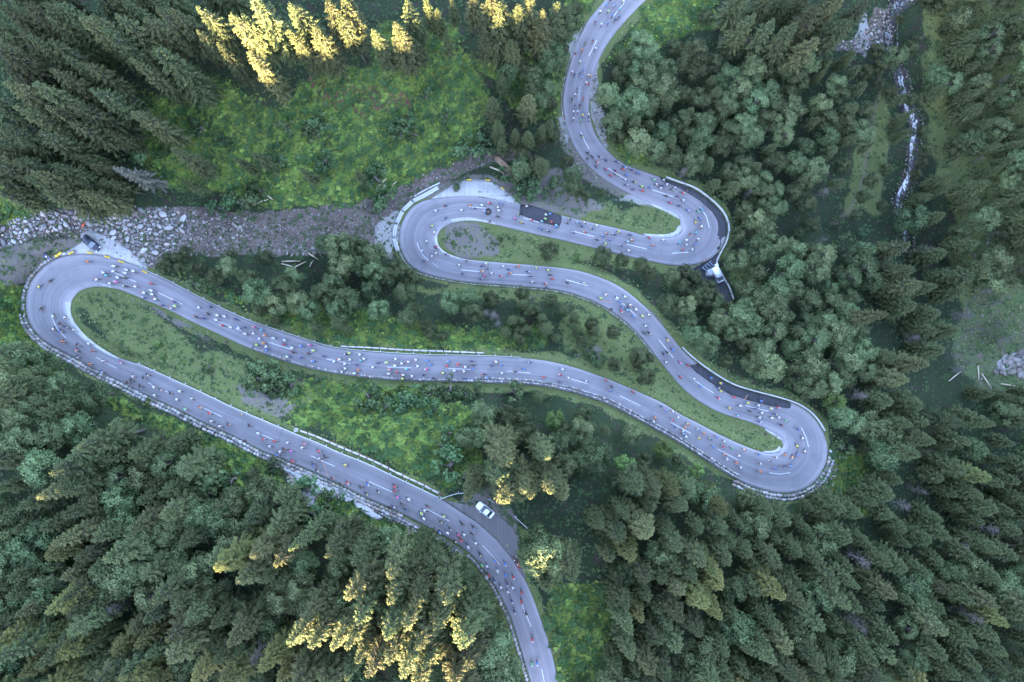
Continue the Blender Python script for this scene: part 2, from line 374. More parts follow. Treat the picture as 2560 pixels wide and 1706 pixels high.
MEADOW = [PF("380,230 430,150 560,210 640,260 700,200 760,150 850,170 1000,170 1080,120 1120,220 1100,330 1060,365 980,405 900,430 870,450 820,468 700,470 600,478 500,440 400,430 330,380 260,300 200,250 240,190"),
    PF("860,60 1050,60 1060,130 1000,190 860,170"), PF("1100,140 1290,100 1300,200 1285,270 1200,270"), PF("-80,420 110,470 60,500 0,520 -80,540"), PF("1230,70 1370,-60 1400,-60 1300,110"),
    PF("1400,140 1470,50 1500,-60 1640,-60 1640,60 1560,80 1450,170"), PF("1390,310 1480,340 1500,380 1440,370"),
     
    PF("1130,970 1000,900 880,890 720,870 640,900 680,960 800,1010 920,1080 1030,1120 1090,1080"), PF("1260,1350 1400,1340 1420,1420 1400,1640 1270,1640"),
    PF("-60,640 60,660 80,760 120,840 200,900 380,960 500,1010 640,1060 660,1180 560,1160 400,1010 300,960 150,880 -60,800"),
    PF("570,720 700,780 830,800 1100,800 1250,800 1250,745 1100,760 950,740 760,700"), PF("360,600 560,700 800,780 640,720 450,640"), PF("1890,1030 2010,1050 2010,1180 1880,1180"),
    PF("650,1110 760,1130 900,1200 1000,1240 870,1240 700,1170"), PF("450,1330 520,1360 520,1400 430,1380")]
DULL = [PF("1990,300 2040,200 2050,330 2020,480 1940,500 1970,400"), PF("2130,-60 2353,-60 2440,-60 2440,560 2200,520 2140,350 2120,150"), PF("2150,560 2353,480 2440,480 2440,800 2250,760"), PF("175,680 300,680 430,780 560,830 700,870 760,900 640,960 560,940 300,820 200,740"), PF("980,540 1140,520 1500,590 1540,620 1400,610 1100,600 1020,590"),
    PF("1330,480 1500,470 1570,500 1570,535 1500,540 1340,510"), PF("1430,680 1560,760 1600,860 1780,970 1800,1040 1700,1030 1600,1000 1450,870 1300,800 1280,740"), PF("1040,1270 1200,1350 1190,1640 1150,1640 1120,1450"),
    PF("950,650 1300,660 1400,720 1200,690 960,670"), PF("1680,640 1720,600 1680,470 1760,640 1740,720"), PF("1570,790 1700,880 1850,930 1890,980 1900,1020 1800,900 1620,840 1600,780"), PF("1190,1190 1290,1330 1230,1640 1300,1640 1260,1350")]
GULLY = [PF("-60,560 0,545 40,515 90,495 160,478 280,480 380,478 470,480 560,490 640,487 720,475 800,465 860,455 900,440 960,405 1040,370 1110,345 1180,340 1220,350 1230,380 1180,370 1100,385 1060,400 1000,425 960,440 930,470 915,500 910,540 900,600 850,560 740,580 600,590 480,588 380,585 350,620 300,600 230,570 180,540 120,535 50,560 -60,585"),
    PF("1650,85 1760,85 1850,95 1960,95 2000,60 2010,20 2045,20 2050,110 2020,120 1990,125 1930,115 1850,112 1740,108 1650,105")]
SCREE = [PF("2230,560 2353,520 2500,500 2500,940 2353,940 2260,880 2200,850 2180,780 2250,660"), PF("2100,1000 2150,1050 2100,1060"), PF("2160,1260 2220,1280 2200,1400 2300,1500 2250,1500 2150,1340")]
BARE = [PF("1020,510 1100,510 1145,560 1145,590 1060,595 1020,560"), PF("940,440 1000,420 1100,400 1180,420 1200,450 1290,490 1200,480 1100,440 960,460"), PF("1290,250 1310,330 1370,400 1490,450 1570,475 1500,480 1400,440 1310,400 1280,300"),
    PF("1200,420 1290,380 1300,440 1400,470 1330,500 1290,490 1200,460"), PF("-60,590 60,560 190,540 200,565 110,610 60,650 20,660 -60,630"), PF("270,670 420,740 520,800 470,780 300,690"), PF("1550,615 1680,600 1560,625"), PF("540,880 700,930 640,960 560,930"),
    PF("1100,1100 1140,1100 1190,1200 1200,1290 1185,1290 1140,1190 1060,1150"), PF("1500,720 1560,800 1500,745 1440,680"), PF("1190,470 1300,490 1250,480")]
PALE = [PF("1370,60 1390,90 1370,170 1385,260 1400,340 1395,350 1370,300 1350,200 1360,100"), PF("205,540 260,555 320,590 345,620 250,600 150,580 190,560"), PF("1300,90 1330,60 1320,150 1310,140"), PF("1280,265 1300,270 1310,340 1300,330"), PF("870,500 920,480 912,560 890,600 860,560"),
    PF("2290,830 2353,800 2420,800 2420,860 2353,860 2290,850"), PF("1975,30 1995,30 2000,100 1990,140 1970,110"), PF("1400,455 1480,450 1540,480 1490,475"), PF("660,1085 700,1110 730,1130 700,1165 670,1130")]
WET = strip(np.array([[2300,-30],[2241,15],[2226,55],[2224,110],[2228,140],[2248,175],[2258,205],[2266,263],[2290,300],[2285,365],[2281,420],[2262,470],[2248,500],[2263,555],[2268,620]]), [26,18,15,14,11,15,19,15,14,14,13,11,11,9,8])
TRAIL = strip(np.array([[2190,120],[2201,219],[2180,300],[2171,373],[2160,430],[2150,482],[2120,530],[2080,560]]), 3)
VERGE = strip(RC[::6]+np.random.default_rng(4).normal(0, 2.5, RC[::6].shape), (np.linalg.norm(RA-RB, axis=1)/2)[::6]+np.random.default_rng(6).uniform(10, 26, len(RC[::6])))
MRK1 = np.stack([area(MEADOW, 5), np.maximum(area(DULL, 4), VERGE*.9), area(GULLY, 1, False), area(SCREE, 6)], -1)
MRK2 = np.stack([area(BARE, 3, False), np.maximum(area(PALE, 2, False), 0), WET, TRAIL], -1)
ny_, nx_ = PX.shape; idx = np.arange(ny_*nx_).reshape(ny_, nx_)
quads = np.stack([idx[:-1, :-1], idx[1:, :-1], idx[1:, 1:], idx[:-1, 1:]], -1).reshape(-1, 4)
# the brook bed is cut into the ground
TP[..., 2] -= WET*1.2
n = NT('ground_soil_grass', .95, .15); p = n.wco()
m1 = n.sep(n.attr('cover_a', True)); m2 = n.sep(n.attr('cover_b', True)); sc_ = n.attr('scree'); tr_ = n.attr('trail')
nb = n.noise(p, .35, 5, .65); nm = n.noise(p, 1.6, 5, .7); nf = n.noise(p, 6, 4, .7); nff = n.noise(p, 22, 3, .7)
def edge(a, w=.35):
    x = n.math('ADD', a, n.math('MULTIPLY', n.math('SUBTRACT', nm, .5), 1.1)); x = n.math('ADD', x, n.math('MULTIPLY', n.math('SUBTRACT', nf, .5), .7))
    return n.ramp(x, [(.5-w/2, 0), (.5+w/2, 1)])
c = n.mix(nm, (.018, .032, .016), (.040, .058, .028)); c = n.mix(n.ramp(nb, [(.52, 0), (.68, 1)]), c, (.052, .040, .034))
g = n.mix(n.ramp(nf, [(.3, 0), (.7, 1)]), (.060, .130, .028), (.18, .30, .058)); g = n.mix(n.ramp(nb, [(.42, 0), (.66, 1)]), g, (.25, .32, .08)); g = n.mix(n.ramp(nm, [(.60, 0), (.72, .8)]), g, (.19, .13, .07))
g = n.mix(n.ramp(nff, [(.3, 0), (.65, 1)]), n.mix(.5, g, (.015, .04, .010)), g); g = n.mix(n.ramp(n.noise(p, .75, 4, .75), [(.42, .65), (.55, 0)]), g, (.020, .055, .018))
c = n.mix(edge(m1[0]), c, g)
d = n.mix(n.ramp(nf, [(.3, 0), (.7, 1)]), (.070, .110, .032), (.150, .170, .060)); d = n.mix(n.ramp(nm, [(.5, 0), (.7, .8)]), d, (.15, .125, .095)); d = n.mix(n.ramp(nff, [(.62, 0), (.72, .7)]), d, (.26, .25, .23))
c = n.mix(edge(m1[1]), c, d)
s = n.mix(n.ramp(nf, [(.35, 0), (.65, 1)]), (.050, .090, .030), (.13, .14, .085)); s = n.mix(n.ramp(nff, [(.62, 0), (.70, 1)]), s, (.26, .23, .23)); s = n.mix(n.ramp(n.noise(p, .16, 5, .7), [(.42, 0), (.55, .8)]), s, (.15, .105, .095)); s = n.mix(n.ramp(nb, [(.50, 0), (.6, 1)]), n.mix(.5, s, (.06, .12, .03)), s)
c = n.mix(edge(sc_), c, s)
b = n.mix(n.ramp(nf, [(.3, 0), (.7, 1)]), (.115, .098, .088), (.20, .175, .155)); b = n.mix(n.ramp(nff, [(.6, 0), (.72, .8)]), b, (.33, .31, .29)); b = n.mix(n.ramp(nm, [(.62, 0), (.72, .7)]), b, (.075, .095, .045))
c = n.mix(edge(m2[0]), c, b)
vor = n.new('ShaderNodeTexVoronoi'); vor.inputs['Scale'].default_value = 3.2; n.link(p, vor.inputs['Vector'])
gl = n.mix(n.ramp(nm, [(.3, 0), (.7, 1)]), (.095, .070, .056), (.165, .130, .110)); gl = n.mix(n.ramp(vor.outputs['Color'], [(.6, 0), (.85, .6)]), gl, (.25, .23, .22)); gl = n.mix(n.ramp(nb, [(.5, 0), (.65, .6)]), gl, (.075, .055, .05))
c = n.mix(edge(m1[2], .2), c, gl)
pl_ = n.mix(n.ramp(nff, [(.3, 0), (.7, 1)]), (.22, .215, .21), (.40, .395, .39)); pl_ = n.mix(n.ramp(nm, [(.35, .0), (.7, .5)]), pl_, (.24, .21, .185))
c = n.mix(edge(m2[1], .25), c, pl_)
c = n.mix(edge(m2[2], .25), c, n.mix(n.ramp(nf, [(.4, 0), (.6, 1)]), (.045, .040, .045), (.13, .115, .11)))
c = n.mix(tr_, c, (.17, .14, .10))
n.bump(n.math('ADD', nf, n.math('MULTIPLY', nff, .5)), .7, .35)
GROUND = n.out(c)
me = newmesh('ground', TP.reshape(-1, 3), quads, [GROUND], attrs={
    'cover_a': MRK1[..., :3].reshape(-1, 3), 'cover_b': MRK2[..., :3].reshape(-1, 3), 'scree': MRK1[..., 3].ravel(), 'trail': MRK2[..., 3].ravel()}, smooth=True)
ground = tag(obj('ground', me), kind='structure')

# ------------------------------------------------------------------ road sheet
def asphalt(name, a, b, pale=.0, crisp=1.0):
    n = NT(name, .85, .25); uv = n.new('ShaderNodeUVMap').outputs[0]; p = n.wco()
    st = n.noise(uv, 1.0, 5, .6, mapping=(1.5, .018, 1)); st2 = n.noise(uv, 1.0, 4, .7, mapping=(5.0, .035, 1)); big = n.noise(p, .09, 4, .6); fine = n.noise(p, 9, 3, .8)
    c = n.mix(n.ramp(st, [(.35, 0), (.66, 1)]), a, b); c = n.mix(n.ramp(big, [(.35, 0), (.7, .55)]), c, tuple(x*1.18 for x in b))
    c = n.mix(n.ramp(st2, [(.54, 0), (.68, .50*crisp)]), c, tuple(x*.62 for x in a))
    u = n.sep(uv)[0]; e = n.attr('edge'); c = n.mix(n.math('MULTIPLY', n.math('POWER', e, 1.3), pale), c, (.40, .375, .385))
    w = n.attr('bend'); sk = n.noise(uv, 1.0, 3, .6, mapping=(9, .02, 1)); c = n.mix(n.math('MULTIPLY', n.ramp(sk, [(.50, 0), (.60, .55)]), w), c, (.045, .045, .048))
    c = n.mix(n.ramp(fine, [(.3, .22), (.7, 0)]), c, (.05, .05, .05))
    ps = n.noise(p, .28, 3, .5); c = n.mix(n.ramp(ps, [(.60, 0), (.61, .16*crisp)], ), c, (.10, .10, .105)); ts = n.ramp(n.math('ABSOLUTE', n.math('SUBTRACT', n.math('ABSOLUTE', u), 1.9)), [(.25, .20*crisp), (.9, 0)]); c = n.mix(ts, c, (.11, .105, .11))
    n.bump(fine, .15, .02); return n.out(c)
ASPH = asphalt('worn_asphalt', (.165, .152, .165), (.245, .228, .243), pale=.8)
NEWASPH = asphalt('fresh_asphalt', (.034, .034, .040), (.052, .052, .060), pale=0, crisp=.4)
GRAV = asphalt('pale_gravel', (.29, .28, .27), (.40, .39, .38), crisp=.3)
DGRAV = asphalt('dark_gravel', (.105, .095, .095), (.155, .14, .14), crisp=.5)
NU = 14
U = np.linspace(0, 1, NU+1); RV = []; RUV = []; REDGE = []; RBEND = []
wpx = np.linalg.norm(RB-RA, axis=1); ww = wpx*(D0-RZ)/FPX; Pc = W3(RC[:, 0], RC[:, 1], z=RZ); vlen = np.concatenate([[0], np.cumsum(np.linalg.norm(np.diff(Pc, axis=0), axis=1))])
wide = np.clip((ww-8.0)/2.0, 0, 1); wide = np.convolve(np.pad(wide, 12, 'edge'), np.ones(25)/25, 'valid')
RZs = RZ+.05
for k, u in enumerate(U):
    P = RA+(RB-RA)*u; V = W3(P[:, 0], P[:, 1], z=RZs); V[:, 2] += .06*(1-(2*u-1)**2)
    RV.append(V); RUV.append(np.c_[(u-.5)*ww, vlen]); e = abs(2*u-1); REDGE.append(np.clip((e-.64)/.36, 0, 1)*np.ones(NS)*(.45+.55*wide) if True else 0)
    RBEND.append(wide*np.clip(1-abs(u-.5)*2.3, 0, 1))
RV.insert(0, RV[0]-[0, 0, .5]); RV.append(RV[-1]-[0, 0, .5])
RUV = [RUV[0]]+RUV+[RUV[-1]]; REDGE = [REDGE[0]]+REDGE+[REDGE[-1]]; RBEND = [RBEND[0]]+RBEND+[RBEND[-1]]
K = len(RV); V = np.stack(RV, 1).reshape(-1, 3); ii = np.arange(NS*K).reshape(NS, K)
q = np.stack([ii[:-1, :-1], ii[:-1, 1:], ii[1:, 1:], ii[1:, :-1]], -1).reshape(-1, 4)
nz = np.cross(V[q[:, 1]]-V[q[:, 0]], V[q[:, 3]]-V[q[:, 0]])[:, 2]; q = q if nz[len(q)//2] > 0 else q[:, ::-1]
road = tag(obj('road', newmesh('road', V, q, [ASPH], attrs={'edge': np.stack(REDGE, 1).ravel(), 'bend': np.stack(RBEND, 1).ravel()}, uv=np.stack(RUV, 1).reshape(-1, 2))), kind='structure')
def roadz(px, py):
    d = np.linalg.norm(RC[None]-np.stack([px, py], -1)[:, None], axis=2); k = d.argmin(1); return RZ[k]
def onroad(px, py, lift=.0):
    """points lying on the road sheet"""
    px = np.atleast_1d(np.asarray(px, float)); py = np.atleast_1d(np.asarray(py, float))
    d = np.linalg.norm(RC[None]-np.stack([px, py], -1)[:, None], axis=2); k = d.argmin(1)
    a, b = RA[k], RB[k]; ab = b-a; u = ((np.stack([px, py], -1)-a)*ab).sum(1)/(ab*ab).sum(1); u = np.clip(u, 0, 1)
    # interpolate station height along travel
    t = ((np.stack([px, py], -1)-RC[k])*RT[k]).sum(1)/5.0; kz = np.clip(k+t, 0, NS-1); z = np.interp(kz, np.arange(NS), RZs)
    V = W3(px, py, z=z); V[:, 2] += .06*(1-(2*u-1)**2)+lift; return V
def patch(name, poly, mat, lift, parent=None, on='road', step=9, thick=.25, smooth=False, jag=0, kind=None):
    poly = np.asarray(poly, float)
    if smooth: poly = resample(np.vstack([poly, poly[:1]]), 8)[:-1]
    else: poly = resample(np.vstack([poly, poly[:1]]), 8, smooth=False)[:-1]
    if jag: poly = poly+RNG.normal(0, jag, poly.shape)
    x0, y0 = poly.min(0); x1, y1 = poly.max(0); gxx, gyy = np.meshgrid(np.arange(x0, x1, step), np.arange(y0, y1, step)); gp = np.c_[gxx.ravel(), gyy.ravel()]
    gp = gp[inpoly(gp[:, 0], gp[:, 1], poly)]
    dd = np.min(np.linalg.norm(gp[:, None]-poly[None], axis=2), axis=1); gp = gp[dd > 4]
    pts = np.vstack([poly, gp]); npo = len(poly)
    r = delaunay_2d_cdt([Vector(p) for p in pts], [], [list(range(npo))], 1, 1e-6)
    vs = np.array([[v.x, v.y] for v in r[0]]); tri = np.array([list(f) for f in r[2] if len(f) == 3])
    V = onroad(vs[:, 0], vs[:, 1], lift) if on == 'road' else W3(vs[:, 0], vs[:, 1], lift)
    nz = np.cross(V[tri[:, 1]]-V[tri[:, 0]], V[tri[:, 2]]-V[tri[:, 0]])[:, 2]; tri[nz < 0] = tri[nz < 0][:, ::-1]
    uv = V[:, :2].copy()
    # skirt
    b = np.arange(npo); c = np.concatenate([V, V[:npo]-[0, 0, thick]]); m = len(V); sk = np.stack([b, np.roll(b, -1), m+np.roll(b, -1), m+b], -1)
    me = newmesh(name, c, [tri, sk], [mat], attrs={'edge': np.zeros(len(c)), 'bend': np.zeros(len(c))}, uv=np.vstack([uv, uv[:npo]]))
    o = obj(name, me, parent); return tag(o, kind=kind) if kind else o
def seg(side, a, b):      # road edge points between two survey points
    E = RA if side == 'A' else RB
    i = int(np.linalg.norm(E-np.array(a), axis=1).argmin()); j = int(np.linalg.norm(E-np.array(b), axis=1).argmin())
    return E[i:j+1:2] if i < j else E[j:i+1:2][::-1]
patch('fresh_asphalt_patch', [(1301,511),(1330,515),(1352,521),(1375,530),(1406,540),(1400,567),(1350,557),(1299,537)], NEWASPH, .012, road, jag=.0)
patch('fresh_asphalt_patch', np.vstack([seg('A', (1650,444), (1801,624)), [(1793,630),(1790,600),(1796,575),(1794,553),(1780,530),(1748,501),(1700,471),(1654,453)]]), NEWASPH, .012, road)
patch('fresh_asphalt_patch', np.vstack([seg('A', (1698,868), (1985,1010)), [(1976,1022),(1919,1014),(1864,999),(1821,985),(1773,955),(1737,929),(1701,888)]]), NEWASPH, .012, road)
patch('side_track', [(1789,636),(1776,650),(1747,664),(1700,690),(1760,760),(1810,790),(1835,780),(1826,745),(1817,715),(1800,676),(1793,655),(1799,632)], NEWASPH, .10, None, on='ground', kind='structure')
patch('gravel_layby', [(1110,494),(1075,498),(1125,468),(1140,457),(1165,450),(1190,449),(1215,451),(1240,461),(1262,476),(1292,502),(1299,511),(1260,503),(1200,492),(1150,491)], GRAV, .10, None, on='ground', kind='structure')
patch('gravel_layby', [(238,634),(190,634),(150,640),(175,625),(205,606),(200,584),(225,577),(260,588),(300,607),(335,634),(372,676),(345,664),(300,648),(265,638)], GRAV, .10, None, on='ground', kind='structure')
patch('gravel_layby', [(1108,1250),(1135,1256),(1170,1262),(1220,1275),(1262,1300),(1290,1330),(1306,1370),(1312,1410),(1314,1450),(1300,1432),(1285,1405),(1245,1354),(1197,1310),(1142,1274)], DGRAV, .10, None, on='ground', kind='structure')
CONC = asphalt('pale_concrete', (.30, .30, .30), (.42, .42, .42), crisp=.6)
def apron(side, a, b, wd, sgn):
    e = seg(side, a, b); n_ = len(e); t = np.gradient(e, axis=0); t /= np.linalg.norm(t, axis=1)[:, None]; nn = np.c_[-t[:, 1], t[:, 0]]*sgn
    w = wd*np.sin(np.linspace(.12, math.pi-.12, n_))**.5
    patch('concrete_apron', np.vstack([e, (e+nn*w[:, None])[::-1]]), CONC, .016, road)
apron('A', (280,722), (300,900), 15, 1); apron('A', (1240,564), (1150,646), 10, 1); apron('B', (1628,508), (1600,588), 12, 1); apron('B', (1912,1072), (1905,1131), 10, 1)
# centre line dashes and other paint
n = NT('white_road_paint', .7, .3); f = n.noise(n.wco(), 7, 4, .7); PAINT = n.out(n.mix(n.ramp(f, [(.33, 0), (.5, 1)]), (.30, .30, .31), (.55, .55, .56)))
FAINT = flat('worn_road_paint', (.30, .30, .31)); ORP = flat('orange_marking_paint', (.50, .24, .14))
DASH = """1561,7 1533,42|1492,101 1472,141|1452,329 1461,352 1473,373|1520,421 1564,449|1630,475 1683,492|1750,518 1765,540 1773,570|1681,634 1720,631|1566,611 1617,623|1435,579 1486,592|1308,545 1347,556|1172,517 1215,521|1043,607 1048,622 1058,639 1071,651|1154,675 1203,680|1270,686 1331,689|1416,700 1469,715|1537,747 1566,766 1590,790|1647,850 1683,895|1727,943 1755,965 1784,983|1864,1014 1921,1029|2003,1069 2015,1094 2021,1118|1923,1182 1948,1186 1976,1182|1794,1123 1844,1150|1677,1056 1727,1084|1550,990 1601,1015|1415,944 1469,960|1268,928 1326,933|1121,922 1186,924|968,918 1029,920|817,898 877,910|672,856 730,875|535,798 603,828|396,732 456,761|283,680 341,706|131,796 143,822 165,845|240,893 292,921|370,957 426,984|504,1018 555,1042|641,1080 694,1104|778,1140 837,1166|923,1204 980,1230|1066,1272 1123,1303|1206,1363 1233,1392 1250,1413|1302,1503 1313,1531|1314,1534 1328,1567|1354,1673 1361,1706"""
WORN = """1449,216 1447,252|1080,657 1097,669|1700,626 1681,634"""
def paint(name, pl, w, mat, lift=.020):
    p = resample(pl, 6, smooth=len(pl) > 2); t = np.gradient(p, axis=0); t /= np.linalg.norm(t, axis=1)[:, None]; nn = np.c_[-t[:, 1], t[:, 0]]
    L = onroad(*(p+nn*w).T, lift); R_ = onroad(*(p-nn*w).T, lift); k = len(p); V = np.concatenate([L, R_]); q = np.array([[i, i+1, k+i+1, k+i] for i in range(k-1)])
    if np.cross(V[q[0, 1]]-V[q[0, 0]], V[q[0, 3]]-V[q[0, 0]])[2] < 0: q = q[:, ::-1]
    return obj(name, newmesh(name, V, q, [mat]), road)
for s_ in DASH.split('|'): paint('lane_marking', PL(s_), .85, PAINT)
for s_ in WORN.split('|'): paint('lane_marking', PL(s_), .8, FAINT)
paint('paint_mark', PL("801,1145 812,1166 819,1190"), .7, ORP); paint('paint_mark', PL("811,1191 823,1184"), .5, ORP)
paint('paint_mark', PL("1499,751 1530,757"), .6, ORP); paint('paint_mark', PL("1860,1000 1869,988"), .6, ORP)
for s_ in ("1128,905 1130,925 1129,953", "711,1060 705,1080 696,1108", "1300,511 1297,545", "1213,671 1252,675", "1415,303 1475,305", "150,727 175,748"): paint('asphalt_joint', PL(s_), .35, flat('joint_tar', (.07, .07, .075)), .018)
# ------------------------------------------------------------------ foliage materials
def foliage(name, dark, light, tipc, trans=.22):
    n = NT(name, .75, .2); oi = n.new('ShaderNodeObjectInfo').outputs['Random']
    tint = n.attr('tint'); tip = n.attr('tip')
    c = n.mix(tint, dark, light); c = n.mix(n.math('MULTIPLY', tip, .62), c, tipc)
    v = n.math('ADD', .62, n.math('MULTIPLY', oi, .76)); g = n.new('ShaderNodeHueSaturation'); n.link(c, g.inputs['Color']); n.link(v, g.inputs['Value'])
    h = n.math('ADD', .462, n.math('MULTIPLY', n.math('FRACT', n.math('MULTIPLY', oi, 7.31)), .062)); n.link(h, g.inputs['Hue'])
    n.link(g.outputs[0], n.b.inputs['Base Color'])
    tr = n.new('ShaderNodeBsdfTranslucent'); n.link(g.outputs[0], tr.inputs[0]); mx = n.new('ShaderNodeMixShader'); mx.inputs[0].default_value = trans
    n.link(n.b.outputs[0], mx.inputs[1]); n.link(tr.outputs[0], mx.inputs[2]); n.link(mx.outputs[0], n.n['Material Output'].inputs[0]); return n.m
SPRUCE = foliage('spruce_needles', (.006, .013, .007), (.036, .050, .021), (.155, .180, .070))  # new growth pale at tips; crown shadow and highlight contrast put in the colour
SPRUCE2 = foliage('olive_spruce_needles', (.011, .019, .007), (.062, .072, .024), (.21, .22, .065))
PALESPR = foliage('dry_spruce_needles', (.032, .042, .028), (.085, .092, .065), (.17, .17, .135), .05)
ALDER = foliage('alder_leaves', (.014, .030, .011), (.135, .190, .080), (.28, .35, .165))
LIME_ = foliage('fresh_leaves', (.060, .115, .030), (.16, .25, .07), (.22, .31, .10))
BUSH = foliage('bush_leaves', (.035, .075, .030), (.090, .145, .060), (.12, .18, .08))
n = NT('bark', .9, .2); f = n.noise(n.obco(), 3, 4, .7, mapping=(4, 4, 1)); BARK = n.out(n.mix(f, (.10, .080, .068), (.24, .21, .19)))
GREYB = flat('grey_bark', (.13, .115, .10), .9); REDB = flat('peeled_log_wood', (.34, .22, .15), .85, var=.3, sc=4)
def cards(P, Dr, L, Wd, up, tint, tip):
    """spray cards: a kinked leaf-shaped pair of triangles, from base P along Dr"""
    Dr = Dr/np.linalg.norm(Dr, axis=1)[:, None]; S_ = np.cross(Dr, up); S_ /= np.linalg.norm(S_, axis=1)[:, None]+1e-9
    a = P; m = P+Dr*(L*.5)[:, None]; b = P+Dr*L[:, None]-np.array([0, 0, 1.])*(L*.12)[:, None]
    l = m+S_*(Wd*.5)[:, None]-np.array([0, 0, 1.])*(Wd*.15)[:, None]; r = m-S_*(Wd*.5)[:, None]-np.array([0, 0, 1.])*(Wd*.15)[:, None]
    n_ = len(P); V = np.stack([a, l, b, r], 1).reshape(-1, 3); i = np.arange(n_)*4
    T = np.concatenate([np.stack([i, i+3, i+2], -1), np.stack([i, i+2, i+1], -1)])
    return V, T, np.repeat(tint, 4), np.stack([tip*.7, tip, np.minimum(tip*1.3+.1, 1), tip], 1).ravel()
def spruce_mesh(seed, H=28., R=3.7, mat=SPRUCE, sparse=1.0, low=.12):
    r = np.random.default_rng(seed); P = []; D = []; L = []; Wd = []; Ti = []; Tp = []; UPs = []
    z = H*low; tr = MB(); lean = r.normal(0, .25, 2)
    tr.tube([(0, 0, -1.0), (0, 0, H*.5), (lean[0]*.3, lean[1]*.3, H*.97)], [H*.0125, H*.008, .03], n=6)
    pw = r.uniform(.55, .85); gap = r.uniform(0, 6.28); lob = r.uniform(.82, 1.12, 9)
    while z < H*.985:
        t = (z/H-low)/(1-low); rad = R*(1-t)**pw*(1.0 if t > .08 else .75)
        nb = int(r.integers(7, 11)) if rad > .8 else 6
        a0 = r.uniform(0, 6.28)
        for j in range(nb):
            if r.random() > sparse: continue
            a = a0+6.283*j/nb+r.normal(0, .16); rr = rad*r.uniform(.55, 1.2)*lob[int(((a+gap) % 6.283)/6.283*9) % 9]+.18
            zz = z+r.uniform(-.25, .25); dr = np.array([math.cos(a), math.sin(a), 0]); sd = np.array([-dr[1], dr[0], 0])
            droop = .30+.35*(1-t); rise = .15+.5*t
            def bp(u): return np.array([0, 0, zz])+dr*(rr*u)+np.array([0, 0, rr*(rise*u*.6-droop*u*u*.9+.12*u**3)])
            if rr > 1.3: tr.tube([bp(0), bp(.5), bp(.85)], [.055, .035, .015], n=3, cap=False)
            ns = max(2, int(rr/.22))
            for k in range(ns):
                u = (k+.6+r.uniform(-.2, .2))/ns*.98; b = bp(u); sl = (.27+.30*(1-u)*min(1, rr/2.2))*r.uniform(.8, 1.2)*(1.25 if rr > 1.5 else 1)
                bt = r.uniform(0, 1)
                for sgn in (-1, 1):
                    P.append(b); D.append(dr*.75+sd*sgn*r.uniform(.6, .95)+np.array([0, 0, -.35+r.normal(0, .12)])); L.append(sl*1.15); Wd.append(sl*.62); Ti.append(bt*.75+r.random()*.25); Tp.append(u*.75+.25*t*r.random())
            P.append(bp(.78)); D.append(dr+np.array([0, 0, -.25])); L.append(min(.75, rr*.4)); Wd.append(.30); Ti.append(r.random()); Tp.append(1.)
            P.append(bp(.35)); D.append(dr+np.array([0, 0, -.1])); L.append(min(1.2, rr*.6)); Wd.append(.42); Ti.append(r.random()*.5); Tp.append(.3)
        z += r.uniform(.60, 1.10)*(1.15-.45*t)*H/28
    for k in range(14):
        a = r.uniform(0, 6.28); P.append(np.array([lean[0]*.3, lean[1]*.3, H*r.uniform(.955, .99)])); D.append(np.array([math.cos(a)*.8, math.sin(a)*.8, .8])); L.append(.4); Wd.append(.16); Ti.append(.8); Tp.append(1.)
    P = np.array(P); D = np.array(D)+r.normal(0, .16, (len(P), 3))
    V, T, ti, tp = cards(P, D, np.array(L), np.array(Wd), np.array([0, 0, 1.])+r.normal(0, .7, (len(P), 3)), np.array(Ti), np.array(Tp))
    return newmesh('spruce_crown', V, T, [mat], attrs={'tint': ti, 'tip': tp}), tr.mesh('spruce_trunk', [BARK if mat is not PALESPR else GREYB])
def broad_mesh(seed, H=13., R=3.6, mat=ALDER, nl=34, dens=1.25, leaf=.29):
    r = np.random.default_rng(seed); tr = MB(); P = []; N = []; Ti = []
    tr.tube([(0, 0, -1), (.2, .1, H*.35), (.1, -.2, H*.62)], [.2, .14, .07], n=6)
    base = H*.25
    for i in range(nl):
        while True:
            q = r.uniform(-1, 1, 3)
            if np.linalg.norm(q) < 1 and q[2] > -.75: break
        q = q/np.linalg.norm(q)*np.linalg.norm(q)**.45
        c = np.array([q[0]*R*.74, q[1]*R*.74, H*.60+q[2]*H*.30]); lr = r.uniform(.5, 1.35)*R/3.4*(1.05-.25*max(0, q[2])); lt = r.normal(0, .16)
        if i % 2 == 0: tr.tube([(.1, -.1, H*r.uniform(.28, .5)), tuple(c*np.array([.55, .55, 1])-[0, 0, .8]), tuple(c)], [.07, .045, .02], n=3, cap=False)
        m = int(150*dens*lr*lr); d = r.normal(size=(m, 3)); d[:, 2] = np.abs(d[:, 2])*1.0-.25*r.random(m)*3*(r.random(m) < .4); d /= np.linalg.norm(d, axis=1)[:, None]
        pr = lr*(.72+.36*r.random(m))[:, None]*(1+.22*np.sin(d[:, :1]*5+i)+.18*np.sin(d[:, 1:2]*7+2*i)); P.append(c+d*pr*[1, 1, .8]); N.append(d); Ti.append(np.clip(.45+lt+r.normal(0, .22, m), 0, 1))
    P = np.concatenate(P); N = np.concatenate(N); Ti = np.concatenate(Ti); m = len(P)
    tdir = np.cross(N, r.normal(size=(m, 3))); tdir[:, 2] -= .3; L = leaf*r.uniform(.6, 1.3, m); N2 = N+r.normal(0, .55, (m, 3))
    V, T, ti, tp = cards(P, tdir, L, L*.85, N2, Ti, np.clip((P[:, 2]/H-.45)*1.6, 0, 1)*r.uniform(.3, 1, m))  # leaves paler towards the crown top, highlights put into the colour
    return newmesh('leafy_crown', V, T, [mat], attrs={'tint': ti, 'tip': tp}), tr.mesh('leafy_trunk', [BARK])
